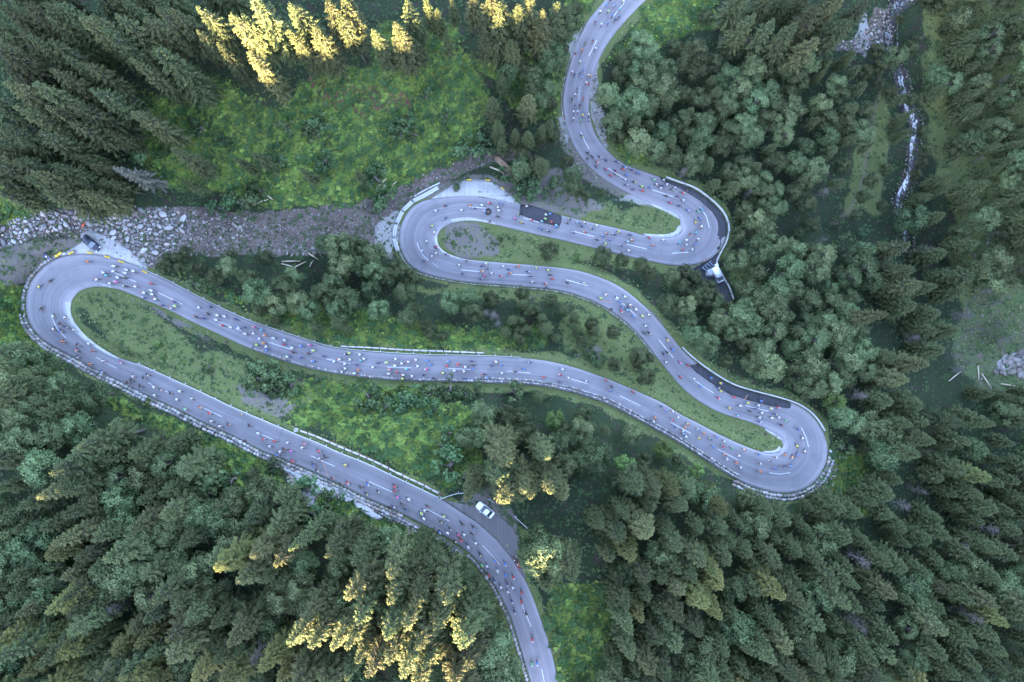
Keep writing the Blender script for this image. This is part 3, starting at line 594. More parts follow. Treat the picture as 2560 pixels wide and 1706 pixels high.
def bare_mesh(seed, H=12., R=2.5):
    r = np.random.default_rng(seed); t = MB(); b = MB(); t.tube([(0, 0, -1), (0, 0, H*.6), (.2, 0, H)], [.16, .09, .02], n=6)
    for i in range(46):
        z = H*r.uniform(.25, .98); a = r.uniform(0, 6.28); l = R*(1.15-z/H*.8)*r.uniform(.6, 1.2); d = np.array([math.cos(a), math.sin(a), .35])
        p0 = np.array([0, 0, z]); p1 = p0+d*l*.6; p2 = p0+d*l+[0, 0, -.2]; b.tube([p0, p1, p2], [.05, .035, .012], n=3, cap=False)
        for k in range(4):
            e = p1+r.normal(0, .5, 3); b.tube([p0+(p1-p0)*r.uniform(.5, 1), e], [.025, .01], n=3, cap=False)
    return b.mesh('bare_branches', [GREYB]), t.mesh('bare_trunk', [GREYB])
def bush_mesh(seed, mat=BUSH, R=1.5, H=1.8):
    return broad_mesh(seed, H=H*1.0, R=R, mat=mat, nl=9, dens=1.6, leaf=.30)
LIB = {
 'spruce': [spruce_mesh(10+i, R=[3.5, 4.1, 3.0, 4.4, 3.7, 3.3, 3.9][i], low=[.12, .25, .3, .15, .2, .35, .12][i], sparse=[1, .85, .7, 1, .9, .75, .95][i]) for i in range(7)],
 'olive': [spruce_mesh(30+i, R=[3.8, 4.2, 3.4][i], mat=SPRUCE2) for i in range(3)],
 'pale': [spruce_mesh(40+i, R=3.6, mat=PALESPR, sparse=.62) for i in range(2)],
 'slim': [spruce_mesh(50+i, R=2.3, H=26, sparse=.85, low=.3) for i in range(2)],
 'alder': [broad_mesh(60+i, R=[3.4, 3.8, 3.1, 3.6][i]) for i in range(4)],
 'fresh': [broad_mesh(70+i, R=3.3, mat=LIME_) for i in range(2)],
 'bare': [bare_mesh(80+i) for i in range(2)],
 'bush': [bush_mesh(90+i) for i in range(3)],
 'limebush': [bush_mesh(95+i, LIME_) for i in range(2)]}
BASEH = {'spruce': 28., 'olive': 28., 'pale': 28., 'slim': 26., 'alder': 13., 'fresh': 13., 'bare': 12., 'bush': 1.8, 'limebush': 1.8}
CR = {'spruce': 3.8, 'olive': 3.8, 'pale': 3.6, 'slim': 2.3, 'alder': 3.6, 'fresh': 3.4, 'bare': 2.5, 'bush': 1.6, 'limebush': 1.6}
KEEP = [PF(t) for t in ("250,260 420,180 560,220 640,270 740,190 860,190 1000,190 1060,220 1100,330 1060,365 980,405 900,430 870,450 820,468 600,478 480,440 380,390", "1265,1350 1390,1350 1400,1420 1370,1568 1280,1568", "635,1060 700,1080 870,1150 890,1190 760,1180 690,1170",
  "1040,1130 1140,1130 1200,1230 1220,1300 1170,1300", "1995,150 2010,240 1990,340 1940,440 1880,470 1860,500 1960,500 2030,330 2050,200", "2040,100 2130,60 2130,300 2060,560 2010,560 2060,300", "2140,230 2190,250 2220,330 2160,350", "2300,700 2353,640 2353,860 2300,860 2270,790", "2130,840 2220,830 2240,940 2160,960",
  "600,1000 700,1000 900,1120 1020,1130 1000,1060 1040,900 800,890 650,900", "1590,780 1700,870 1800,910 1750,860 1640,790", "1660,660 1700,620 1700,690", "1050,1270 1200,1380 1180,1450 1120,1360", "1880,960 1950,1000 1940,1160 1990,1120 2000,1050", "180,900 330,940 430,1000 400,1020 280,960")]
def kept(x, y): return any(inpoly(np.array([x]), np.array([y]), k)[0] for k in KEEP)
TREES = []       # kind, foot xyz, foot survey, top survey, H, width scale
CAP = {'spruce': 300, 'leaf': 300}; 
TP_IMG = []
def tree(kind, px, py, H, wx=1.0, check=True, clear=2):
    p, s = foot(px, py, H)
    d, k = roadnear(*s); scl = FPX/(D0-p[2]); r_m = CR[kind]*H/BASEH[kind]*wx*(1 if kind in ('alder', 'fresh') else 1)
    if kind in ('bush', 'limebush') and d < 12: return False
    if check:
        if d < clear+scl*.5: return False
        cxm, cym = s[0]*.5+px*.5, s[1]*.5+py*.5
        d2, _ = roadnear(cxm, cym)
        if d2 < r_m*scl*.85+8: return False
        if roadnear(px, py)[0] < r_m*scl*.25: return False
    if not check: pass
    elif kept(cxm, cym) or kept(s[0]*.75+px*.25, s[1]*.75+py*.25) and H > 9: return False
    TREES.append((kind, p, s, (px, py), H, wx)); return True
# single trees one can point to (top position, height)
def many(kind, H, s, off=(0, 0), sc=.3655, wx=1.0, check=False):
    for t in s.split():
        q = t.split(','); h = float(q[2]) if len(q) > 2 else H; w = float(q[3]) if len(q) > 3 else wx
        tree(kind, off[0]+float(q[0])*sc, off[1]+float(q[1])*sc, h, w, check)
many('spruce', 27, "100,40 250,10 380,0 520,80 100,230 160,260 330,330 420,60 600,150 700,200 760,120 850,370,27,.8 1050,350,29 1180,20 1300,150,24,.8 1480,330,22,.9 1700,390,27,.8 1530,10,30 1740,5,31 1630,60,26 2000,180,25 2110,150,28 1990,-20,28 2310,60,29 2200,-30,28 600,590,26 920,760,24 240,590,27 90,740,27 0,850,26 0,600,27 230,930,26 500,860,24 40,1050,26 360,1140,25 1150,1010,23 0,1140,26 130,1250,24 680,1210,18 1250,1240,14 -60,330,28 -40,1330,22 1430,230,20 330,470,26 430,420,24 560,440,24 1280,560,16 700,900,18 480,1050,20 620,1090,20")
many('pale', 22, "780,1130,20,1.15 1600,1080,15,.9 1720,1040,17,1.1 2050,1150,15,.9")
many('bush', 3, "2180,830,4,1 2130,900,3.5 1620,1370,5 1480,1400,4.5 1500,950,3 1340,860,3.5 2210,1090,4 850,1010,5 1950,860,3 1900,1090,3 1750,1300,3.5")
O = (850, 0)
many('spruce', 27, "0,10,29 350,130,29,1.1 235,185,25 510,220,19 1070,70,29 1100,-20,28 1235,10,29,.9 1330,-10,29 1390,60,29,.9 1480,10,28 1000,-40,28 980,190,22,.9 1160,270,20 1110,500,16,.9 1040,670,17,1.1 1290,640,21,1.25 1080,830,17 1110,935,15 1290,900,16 1390,850,16 1440,820,16 1200,300,20 440,-30,26 -40,-60,28 880,-40,22", O)
many('olive', 18, "1380,1090,15,1.3 1200,880,17,.8 1800,1290,5,1.4", O)
many('slim', 22, "660,60,20 720,220,18 580,-10,22 760,-10,18 900,340,8 1180,640,8 690,540,7", O)
many('alder', 12, "1150,440,12 1330,480,11 1420,560,12,.9 1440,330,13,1.2 1500,380,10 1590,100,12 1570,40,12 1520,180,11 1600,1160,11 1590,1250,10 1250,1120,10,1.1 1240,1040,9 1460,900,9 1620,30,11 1340,1100,9 1240,420,11 1380,640,10 1440,680,9 1300,580,10 1270,1280,4 1640,1290,7 1690,1330,5 1560,1080,8", O)
many('bush', 4, "880,1010,5,1.1 300,1340,5 230,1190,7,.7 1000,1010,4 960,970,4 1130,1180,3 1270,1180,5 420,850,3 460,800,3 720,780,3 580,640,3 500,900,3.5 350,820,3 400,900,3 1260,1330,4 1310,1290,4 1450,1280,4 800,1250,2.5", O)
many('pale', 15, "110,1180,13,1", O)
O = (0, 568)
many('alder', 11, "2270,100,13 2180,90,10 1780,200,8 1510,260,9 1240,160,6 1100,220,6 1080,280,6 1430,330,8 1290,280,6 1700,430,12,1.1 1900,420,11 2000,500,11 1830,520,10 2180,430,12 2300,240,12 2280,560,11 1650,330,8 1350,270,6 1180,200,6 1190,270,5 2090,560,9 1740,560,8 2240,380,11 2320,470,11 1970,330,9 1870,640,6 1560,180,5", O)
many('fresh', 7, "2130,680,7,1", O); many('pale', 12, "1900,340,11,.9", O); many('spruce', 10, "2270,650,12,1.1 2340,700,10", O)
many('bush', 4, "1800,1000,4.5,1.2 1840,1080,4 1960,1090,4 1870,1110,3.5 1740,1050,4 1900,1020,4 2180,1040,2 1480,410,2.5 1320,380,3 1410,960,2", O)
many('limebush', 3, "70,400,1.6,.8 100,440,1.4 30,510,1.4 1080,800,1.6,1 1100,880,1.5,1 930,1310,1.6 1000,1200,1.5 880,1240,1.5 1780,940,1.4", O)
O = (850, 568)
many('alder', 11, "190,170,13,1.1 80,110,11 90,240,11 370,280,10 430,440,11,1.1 240,560,10 50,520,11 740,500,11 870,470,10 920,580,10 1430,150,8,1.3 1810,190,9,1.1 1940,220,8 2080,250,9 2140,310,9 2290,330,10 620,720,8 700,740,6 570,660,7 1050,500,8 1450,500,8 430,620,10 490,560,9 1100,80,3 1230,740,8 1660,770,7 1890,940,7 2110,1030,8,1.1 1730,660,8 1020,470,7 2050,940,6 300,330,10 190,430,10 480,340,9 200,290,11", O)
many('olive', 12, "1260,520,11,1.3 1180,640,11,1.2 1420,690,13,1.3 1540,560,11,1.1 1390,620,11,1.1 1620,610,11,1.1 1760,700,10,1.2 1640,700,9,1.2 1140,720,10,1.2 1240,640,9,1.2 1350,560,8,1.2 1490,760,8,1.2 1280,700,9,1.2", O)
many('fresh', 9, "1250,440,9,1 1290,560,9,1 2060,880,9,1.2 1880,720,8,1 2120,900,7 1480,1320,10,1.1 1530,1380,8", O)
many('bare', 9, "1060,600,10,1 1000,580,8 1080,660,8 1770,830,8,1.2 1320,500,6 1640,880,4 1300,320,2", O)
many('bush', 4, "740,1110,4,1.2 1010,1100,3.5 600,1110,3 500,1180,4,1.2 1190,1140,4 170,1170,5 930,1130,3 600,1150,2.5 850,1150,3 440,1210,4 1700,840,3 1770,900,3 640,1250,3 300,1230,3", O)
many('limebush', 2.5, "80,1090,1.6 25,1070,1.8 430,1110,2 330,1160,2 2200,120,2 1620,210,2 430,50,2 780,110,1.2", O)
O = (1700, 568)
many('fresh', 8, "420,40,9 340,920,7 540,60,5 780,970,7 780,1060,6 1110,1200,10,1.2 470,790,9 840,970,7 1120,300,9", O)
many('alder', 12, "120,720,12 210,790,12,1.1 90,640,10 60,540,10 150,470,9 40,400,9 230,420,9 60,300,8 130,330,8 450,600,13,1.1 540,640,13 480,560,12", O)
O = (1700, 0)
many('spruce', 12, "1560,640,12,1.2 1600,760,13,1.1 1590,880,12 1580,900,12 1330,980,12 1210,920,12 1560,820,10 1880,1190,15,1.2 1240,450,12,1.3 1000,480,10 2300,1080,14,1.3 1850,1280,12,1.1", O)
many('alder', 9, "1380,320,8 1540,340,11,1.1 1400,440,8 1480,600,8 1620,650,8 1450,1140,8 1350,1220,8 1290,1330,8 1420,1400,7 1700,880,7 1740,1000,8 1870,170,8 1900,340,7 1620,300,9 1530,110,5 1650,250,6 1390,560,6 1300,470,8 1690,1100,7 1650,1180,7", O)
many('bare', 8, "40,1150,9,1.2 1030,1300,9,1.1 490,1310,8 1660,250,6 2250,520,7 2080,1080,7", O)
O = (1700, 568)
many('bare', 8, "2130,430,9,1.4 2200,520,8 2080,700,7 2280,760,8,1.3 1000,80,7 700,320,8 1060,950,6 2180,40,7 1950,980,7,1.4 2010,930,6 1900,880,6", O)
O = (850, 1136)
many('spruce', 25, "1070,10,30,1.1 1110,170,30,1.1 1170,340,30,1.15 1240,250,28,.9 910,270,26,.8 1400,70,29,.9 1470,270,29,.9 1340,310,26,.9 1400,960,20 1550,800,23,1 1620,880,23 1240,330,22 1530,340,21", O)
many('spruce', 26, "310,830,29,1 350,990,28 130,1030,29 110,1140,28 490,1010,28 640,1000,30,1.1 680,1150,28 880,1310,30,1.1 450,1220,28 300,1290,29 560,1370,29 60,1320,29 390,1440,29 230,1510,29 420,1530,30 930,1490,29 1990,1270,24 610,1500,26 160,1420,26 530,1590,27 740,1560,26", O)
many('alder', 17, "1350,850,27,.6 1390,760,25,.55", O)
O = (0, 1136)
many('spruce', 27, "1860,740,27,.9 2010,670,27,.8 2230,680,27,.9 2030,1390,27,1.1 2130,1350,26,1 2280,1370,27 2060,1230,24 2180,1230,24 1860,330,16,1.3", O)
many('bush', 4, "2080,250,4,1.2 1960,60,2 1870,90,3 2230,320,3 1540,210,5 1320,300,7 2060,200,2.5 2290,300,3", O)
many('alder', 9, '1768,716,9 1738,700,8 1792,752,10 1826,764,8 1745,740,9', (0, 0), 1.0)
EXPL = len(TREES)
# stretches of forest
FOREST = [
 ("2080,560 2180,560 2230,640 2240,760 2200,860 2120,880 2100,760", [('spruce', .85), ('bare', .15)], (15, 23), 46),
 ("2240,420 2353,380 2440,380 2440,640 2300,660 2220,560", [('spruce', .7), ('alder', .3)], (11, 18), 44),
 ("2200,520 2353,460 2440,460 2440,860 2353,860 2300,760 2230,700 2190,620", [('spruce', .6), ('alder', .2), ('bush', .2)], (8, 16), 74),
 # polygon of tree tops, kinds, height, spacing
 ("-70,-70 480,-70 520,60 330,60 200,40 120,100 200,200 160,300 230,380 260,430 100,440 -70,420", [('spruce', 1)], (20, 28), 56),
 ("1395,130 1480,70 1560,100 1700,100 1860,115 2005,120 2015,230 1985,330 1950,420 1880,460 1790,480 1770,560 1700,470 1690,440 1620,400 1560,370 1500,365 1400,300", [('alder', .78), ('spruce', .14), ('olive', .05), ('bare', .03)], (9, 13), 38),
 ("1680,-60 1900,-60 1890,30 1840,60 1740,60", [('spruce', 1)], (22, 28), 58), ("1900,-60 2030,-60 2005,50 1950,90 1880,80", [('spruce', 1)], (22, 28), 58),
 ("1620,20 1700,20 1690,110 1600,90", [('alder', .6), ('bush', .4)], (6, 10), 50),
 ("2110,120 2200,90 2250,40 2400,20 2440,400 2353,440 2250,400 2180,330 2130,300 2100,500 2070,450 2090,250", [('spruce', .6), ('alder', .4)], (10, 15), 40),
 ("2150,-60 2440,-60 2440,60 2250,60 2200,100", [('alder', .5), ('spruce', .5)], (9, 13), 50),
 ("2060,140 2120,110 2140,200 2060,300 2040,220", [('alder', .7), ('spruce', .3)], (9, 13), 60),
 ("2140,440 2353,420 2440,440 2440,560 2300,540 2200,560 2100,540", [('spruce', .8), ('alder', .2)], (12, 18), 50),
 ("1990,340 2010,400 2040,470 2010,540 1900,580 1800,570 1860,500 1960,470", [('alder', .7), ('bush', .3)], (5, 9), 44),
 ("1690,560 1760,540 1900,540 2000,540 2030,640 1980,760 2020,800 2000,900 2040,1000 1950,1000 1880,900 1800,880 1700,840 1600,800 1570,740 1690,700", [('alder', .86), ('fresh', .05), ('spruce', .06), ('bare', .03)], (10, 14), 42),
 ("1500,600 1620,620 1650,700 1620,740 1540,700", [('alder', 1)], (8, 10), 46),
 ("2000,600 2140,590 2200,620 2300,620 2300,760 2200,800 2180,860 2100,900 2000,880 2050,800 2010,740", [('spruce', .85), ('alder', .15)], (17, 26), 54),
 ("2010,880 2160,870 2250,900 2440,900 2440,1640 2000,1640 1900,1640 1330,1640 1350,1500 1440,1440 1400,1320 1350,1200 1420,1160 1500,1120 1620,1120 1700,1180 1900,1180 2000,1150 2020,1040 2080,980", [('spruce', .68), ('olive', .14), ('alder', .16), ('bare', .02)], (11, 20), 46),
 ("1380,960 1440,950 1560,1030 1640,1090 1560,1100 1420,1080 1350,1060 1300,1100 1250,1060 1320,1000", [('alder', .75), ('spruce', .15), ('fresh', .1)], (9, 13), 46),
 ("1080,920 1180,900 1360,920 1380,960 1300,1000 1240,1000 1180,1040 1110,1040 1080,980", [('alder', .8), ('spruce', .2)], (7, 11), 44),
 ("1000,1000 1080,980 1100,1040 1180,1080 1180,1120 1060,1110 1020,1060", [('alder', .6), ('bush', .4)], (6, 10), 46),
 ("1700,1120 1900,1170 2000,1160 2100,1100 2080,1180 2000,1240 1900,1260 1800,1240 1700,1220 1640,1160", [('alder', .65), ('spruce', .25), ('fresh', .1)], (9, 13), 48),
 ("1920,980 1990,1020 2060,1060 2040,1120 1960,1140 1930,1100", [('alder', .5), ('bush', .5)], (4, 9), 46),
 ("-70,800 90,800 180,900 330,960 420,1060 560,1100 620,1200 640,1300 400,1300 200,1240 -70,1300", [('alder', .45), ('spruce', .55)], (13, 22), 56),
 ("560,1080 660,1160 760,1170 820,1200 860,1240 640,1300 560,1200", [('alder', .5), ('bush', .3), ('spruce', .2)], (6, 14), 50),
 ("-70,1230 200,1200 400,1260 640,1260 700,1300 680,1640 -70,1640", [('spruce', .58), ('olive', .16), ('alder', .24), ('bare', .02)], (12, 22), 47),
 ("640,1230 820,1190 960,1260 1050,1320 1100,1400 1150,1480 1170,1640 680,1640", [('spruce', .48), ('alder', .52)], (13, 22), 48),
 ("0,930 120,950 300,1000 380,1060 300,1120 100,1050 -60,1000", [('spruce', .5), ('alder', .5)], (13, 20), 60),
]
def near_ok(px, py, sp):
    return all((t[3][0]-px)**2+(t[3][1]-py)**2 > sp*sp for t in TREES)
for poly, kinds, (h0, h1), sp in FOREST:
    pg = PF(poly); x0, y0 = pg.min(0); x1, y1 = pg.max(0); sp = sp*F; n_ = int((x1-x0)*(y1-y0)/sp/sp*9)
    for _ in range(n_):
        x, y = RNG.uniform(x0, x1), RNG.uniform(y0, y1)
        if x < -110 or x > 2680 or y < -110 or y > 1820 or not inpoly(np.array([x]), np.array([y]), pg)[0]: continue
        if not near_ok(x, y, sp*RNG.uniform(.72, 1.0)): continue
        if kept(x, y): continue
        u = RNG.random(); k = kinds[-1][0]
        for kk, w in kinds:
            if u < w: k = kk; break
            u -= w
        h = RNG.uniform(h0, h1)
        if k in ('alder', 'fresh', 'bare'): h = min(h, RNG.uniform(9.5, 14))
        if k == 'bush': h = RNG.uniform(2.5, 5)
        tree(k, x, y, h, RNG.uniform(.88, 1.2)*(1.15 if k == 'alder' else 1 if k not in ('spruce', 'olive') else 1.05 if h > 23 else 1.3 if h > 17 else 1.5))
print('TREES', len(TREES), EXPL, {k: sum(t[0] == k for t in TREES) for k in LIB})
LAND = [("the dark parked estate car", 232, 610), ("the white parked saloon car", 1213, 1274), ("the white parked van", 1790, 690), ("the pile of felled logs", 1262, 430), ("the left hairpin", 120, 740), ("the upper left hairpin", 1040, 590),
 ("the upper right hairpin", 1770, 570), ("the lower right hairpin", 2010, 1150), ("the boulder bank of the gully", 300, 545), ("the gravel wash of the gully", 700, 540), ("the bright green clearing", 900, 280), ("the top left corner", 150, 120), ("the top edge left of the road", 1200, 60),
 ("the top of the brook", 2240, 40), ("the middle of the brook", 2290, 340), ("the lower end of the brook", 2260, 560), ("the top right corner", 2480, 80), ("the pale rock face at the right edge", 2530, 900), ("the bottom right corner", 2450, 1620), ("the bottom edge right of the green strip", 1560, 1600), ("the bottom left corner", 100, 1600),
 ("the bottom edge left of the road", 1150, 1640), ("the grey gravel patch below the road", 760, 1230), ("the low stone wall along the middle road", 1060, 876), ("the green island between the lower roads", 800, 1020), ("the forest gap at top right", 1900, 50), ("the upper road bend", 1440, 330), ("the curved concrete barrier on the middle descent", 1850, 960), ("the left edge of the forest", 60, 1150), ("the footpath beside the brook", 2170, 400), ("the lower left woods", 500, 1380), ("the lower right woods", 2000, 1450), ("the right hand woods", 2300, 1150), ("the mixed grove beside the upper road", 1750, 300), ("the grove below the upper right hairpin", 1900, 780), ("the grove inside the middle bends", 1350, 800)]
ORD = ['', 'first', 'second', 'third', 'fourth', 'fifth', 'sixth', 'seventh', 'eighth', 'ninth', 'tenth', 'eleventh', 'twelfth', 'thirteenth', 'fourteenth', 'fifteenth', 'sixteenth', 'seventeenth', 'eighteenth', 'nineteenth', 'twentieth']
def ordn(i):
    if i < len(ORD): return ORD[i]
    return {2: 'twenty-', 3: 'thirty-', 4: 'forty-', 5: 'fifty-', 6: 'sixty-', 7: 'seventy-', 8: 'eighty-'}[i//10]+ORD[i % 10] if i % 10 else {3: 'thirtieth', 4: 'fortieth', 5: 'fiftieth', 6: 'sixtieth', 7: 'seventieth', 8: 'eightieth'}[i//10]
KN = {'spruce': ('spruce', 'dark green spruce', 'spruces'), 'olive': ('spruce', 'yellowish green spruce', 'spruces'), 'pale': ('spruce', 'pale grey thin spruce', 'spruces'), 'slim': ('spruce', 'slim spruce with a bare lower trunk', 'spruces'),
      'alder': ('broadleaf_tree', 'round grey-green leafy tree', 'leafy trees'), 'fresh': ('broadleaf_tree', 'bright green leafy tree', 'leafy trees'), 'bare': ('bare_tree', 'leafless grey tree', 'leafless trees'),
      'bush': ('bush', 'dark green bush', 'bushes'), 'limebush': ('bush', 'yellow-green bush', 'bushes')}
byl = {}
for i, t in enumerate(TREES):
    c = np.array(t[3])*.6+np.array(t[2])*.4; li = min(range(len(LAND)), key=lambda j: (LAND[j][1]-c[0])**2+(LAND[j][2]-c[1])**2)
    byl.setdefault((li, KN[t[0]][1]), []).append((float(np.hypot(LAND[li][1]-c[0], LAND[li][2]-c[1])), i))
TLAB = {}
for (li, kn), L in byl.items():
    L.sort()
    for rk, (d, i) in enumerate(L): TLAB[i] = f"{kn}, {ordn(rk+1)} closest to {LAND[li][0]}" if len(L) > 1 else f"only {kn} beside {LAND[li][0]}"
size = lambda t: CR[t[0]]*t[4]/BASEH[t[0]]/(D0-t[1][2])
fam = {}
for i, t in enumerate(TREES):
    inside = -60 < t[3][0] < 2620 and -60 < t[3][1] < 1766
    if inside or (-30 < t[2][0] < 2590 and -30 < t[2][1] < 1736): fam.setdefault(KN[t[0]][0], []).append(i)
REST = {}
for fm, L in fam.items():
    L.sort(key=lambda i: -size(TREES[i]))
    for i in L[:310]:
        kind, p, s, top, H, wx = TREES[i]; k = RNG.integers(len(LIB[kind])); cm, tm = LIB[kind][k]; sc = H/BASEH[kind]
        root = obj(fm, None, loc=tuple(p)); root.rotation_euler = (RNG.normal(0, .03), RNG.normal(0, .03), RNG.uniform(0, 6.28)); root.scale = (sc*wx, sc*wx, sc)
        root.empty_display_size = .5
        tag(root, TLAB[i], KN[kind][0].replace('_', ' ').replace('spruce', 'spruce tree'), KN[kind][2]+' around the hairpin road')
        obj('crown' if kind != 'bare' else 'branches', cm, root); obj('trunk' if fm != 'bush' else 'stems', tm, root)
    if len(L) > 310: REST[fm] = L[310:]
for fm, L in REST.items():
    Vs = []; Ts = []; ti = []; tp = []; o = 0; mi = []
    for i in L:
        kind, p, s, top, H, wx = TREES[i]; cm = LIB[kind][RNG.integers(len(LIB[kind]))][0]; nv = len(cm.vertices); v = np.empty(nv*3, np.float32); cm.vertices.foreach_get('co', v); v = v.reshape(-1, 3)
        f = np.empty(len(cm.loops), np.int32); cm.loops.foreach_get('vertex_index', f); f = f.reshape(-1, 3)
        a = RNG.uniform(0, 6.28); sc = H/BASEH[kind]; R_ = np.array([[math.cos(a), -math.sin(a), 0], [math.sin(a), math.cos(a), 0], [0, 0, 1]]); v = (v*[sc*wx, sc*wx, sc])@R_.T+p
        A1 = np.empty(nv, np.float32); cm.attributes['tint'].data.foreach_get('value', A1); A2 = np.empty(nv, np.float32); cm.attributes['tip'].data.foreach_get('value', A2)
        Vs.append(v); Ts.append(f+o); ti.append(A1*.8+RNG.uniform(-.2, .2)); tp.append(A2); o += nv
    tag(obj('smaller_'+fm+'_growth', newmesh('growth_'+fm, np.concatenate(Vs), np.concatenate(Ts), [SPRUCE if fm == 'spruce' else ALDER], attrs={'tint': np.concatenate(ti), 'tip': np.concatenate(tp)})), f"smaller {KN['spruce' if fm=='spruce' else 'alder'][2]} filling the gaps of the woods", 'trees', kind='stuff')
print('FAM', {k: len(v) for k, v in fam.items()})
# ------------------------------------------------------------------ barriers, rails and walls
CONCW = flat('white_concrete', (.42, .42, .42), .8, var=.12, sc=2); STEEL = flat('galvanised_steel', (.50, .52, .54), .45, .5, metal=.4)
n = NT('granite_block', .9, .2); f = n.noise(n.obco(), 3, 4, .7); oi = n.new('ShaderNodeObjectInfo').outputs['Random']
c = n.mix(f, (.17, .16, .155), (.42, .405, .395)); c = n.mix(n.ramp(oi, [(.78, 0), (.95, .7)]), c, (.36, .27, .22)); hs = n.new('ShaderNodeHueSaturation'); n.link(c, hs.inputs['Color']); n.link(n.math('ADD', .45, n.math('MULTIPLY', n.math('FRACT', n.math('MULTIPLY', oi, 9.7)), .85)), hs.inputs['Value'])
n.bump(f, .4, .05); STONE = n.out(hs.outputs[0])
ROCKS = [rock_mesh('stone', STONE, 200+i) for i in range(9)]
def offs(p, d):
    t = np.gradient(p, axis=0); t /= np.linalg.norm(t, axis=1)[:, None]; return p+np.c_[-t[:, 1], t[:, 0]]*(d if np.ndim(d) == 0 else np.asarray(d)[:, None])
def lift3(p, h=0, road_=False): return (onroad(p[:, 0], p[:, 1], h) if road_ else W3(p[:, 0], p[:, 1], h))
def ribbon(mb, P, w, z0, z1, m=0):
    """a solid strip of width w between heights z0..z1 along 3-D points"""
    P = np.asarray(P); t = np.gradient(P, axis=0); t[:, 2] = 0; t /= np.linalg.norm(t, axis=1)[:, None]; nn = np.c_[-t[:, 1], t[:, 0], 0*t[:, 0]]*w/2; k = len(P)
    V = np.concatenate([P-nn+[0, 0, z0], P+nn+[0, 0, z0], P+nn+[0, 0, z1], P-nn+[0, 0, z1]]); q = []
    for i in range(k-1):
        for a, b in ((0, 1), (1, 2), (2, 3), (3, 0)): q.append([a*k+i, a*k+i+1, b*k+i+1, b*k+i])
    q += [[0, k, 2*k, 3*k], [k-1, 4*k-1, 3*k-1, 2*k-1]]; mb.add(V, q, m=m)
def guardrail(label, line, gap=4.0, root_name='guardrail'):
    P = lift3(line); root = obj(root_name, None, loc=tuple(P[0])); tag(root, label, 'guardrail', 'steel guardrails beside the road')
    Q = P-P[0]; mb = MB(); ribbon(mb, Q, .10, .42, .74); obj('rail', mb.mesh('rail', [STEEL]), root)
    L = np.concatenate([[0], np.cumsum(np.linalg.norm(np.diff(Q, axis=0), axis=1))]); pm = None
    for s_ in np.arange(.5, L[-1], gap):
        c = np.array([np.interp(s_, L, Q[:, k]) for k in range(3)]); d = np.array([np.interp(min(s_+.5, L[-1]), L, Q[:, k]) for k in range(3)])-c
        if pm is None:
            m_ = MB(); m_.box((0, .22, .33), (.12, .10, .76)); m_.box((0, .10, .62), (.09, .24, .12)); m_.box((0, .34, .60), (.10, .34, .05)); pm = m_.mesh('post', [STEEL])
        obj('post', pm, root, loc=tuple(c), rot=math.atan2(d[1], d[0])+GSIDE)
GSIDE = math.pi
l4 = seg('B', (346, 668), (1300, 896)); GSIDE = math.pi if l4[0, 0] > l4[-1, 0] else 0
guardrail('long pale steel guardrail along the upper side of the middle road', offs(l4, 2.5 if GSIDE else -2.5)); 
l5 = seg('A', (345, 911), (1098, 1247)); GSIDE = 0 if l5[0, 0] < l5[-1, 0] else math.pi
guardrail('long pale steel guardrail along the upper side of the lower left road', offs(l5, -2.5))
GSIDE = 0
guardrail('short bent guardrail running off behind the white saloon car', resample(PL("1099,1248 1117,1241 1140,1234 1164,1231"), 6))
guardrail('short piece of guardrail right behind the white saloon car', resample(PL("1219,1246 1227,1250 1236,1256"), 4))
guardrail('slanting guardrail below the sunlit spruces', resample(PL("1284,1289 1300,1303 1319,1320"), 5))
def barrier(label, line, w, h, name='concrete_barrier', mat=CONCW, beams=1, grp='white concrete barriers at the outer bends', cat='barrier', sg=30):
    P = lift3(line, .05); root = obj(name, None, loc=tuple(P[0])); tag(root, label, cat, grp); Q = P-P[0]; k = len(Q); i = 0
    while i < k-1:
        j = min(i+sg, k-1)
        if k-1-j < sg//3: j = k-1
        mb = MB(); seg_ = Q[i:j+1].copy(); d = (seg_[-1]-seg_[-2]); d = d/np.linalg.norm(d)*.12; seg_[-1] = seg_[-1]-d
        for b in range(beams):
            o = (b-(beams-1)/2)*w*1.6; t = np.gradient(seg_, axis=0); t[:, 2] = 0; t /= np.linalg.norm(t, axis=1)[:, None]; ribbon(mb, seg_+np.c_[-t[:, 1], t[:, 0], 0*t[:, 0]]*o, w, -.4, h)
        if beams > 1: ribbon(mb, seg_, w*3.0, -.4, h*.8)
        obj('barrier_segment', mb.mesh('segment', [mat]), root); i = j
b1 = seg('A', (1662, 447), (1799, 626)); barrier('white curved concrete barrier round the outside of the upper right hairpin', offs(b1, -4), .30, .75, sg=5)
barrier('white barrier beside the narrow side track with the van', resample(PL("1804,627 1797,640 1791,655 1793,668 1800,680 1811,701 1820,715 1828,735 1833,750"), 5), .27, .75, sg=6)
b2 = seg('A', (1703, 871), (2062, 1091)); barrier('white curved concrete barrier above the lower right hairpin', offs(b2, -4), .32, .75, sg=5)
barrier('pale segmented concrete parapet beams round the upper left hairpin', resample(PL("1096,470 1064,488 1032,504"), 8, False), .34, .5, beams=2, sg=99)
for lb, s_ in (("second pale parapet beam left of the upper left hairpin", "1031,505 1019,516 1007,528"), ("third pale parapet beam, tilted, left of the upper left hairpin", "1006,530 999,544 991.5,560"), ("upright fourth parapet beam left of the upper left hairpin", "990.5,562 987,578 985.5,595"), ("lowest parapet beam, leaning the other way, left of the upper left hairpin", "985.5,597 990,614 995.5,630")):
    barrier(lb, resample(PL(s_), 8, False), .34, .5, beams=2, sg=99)
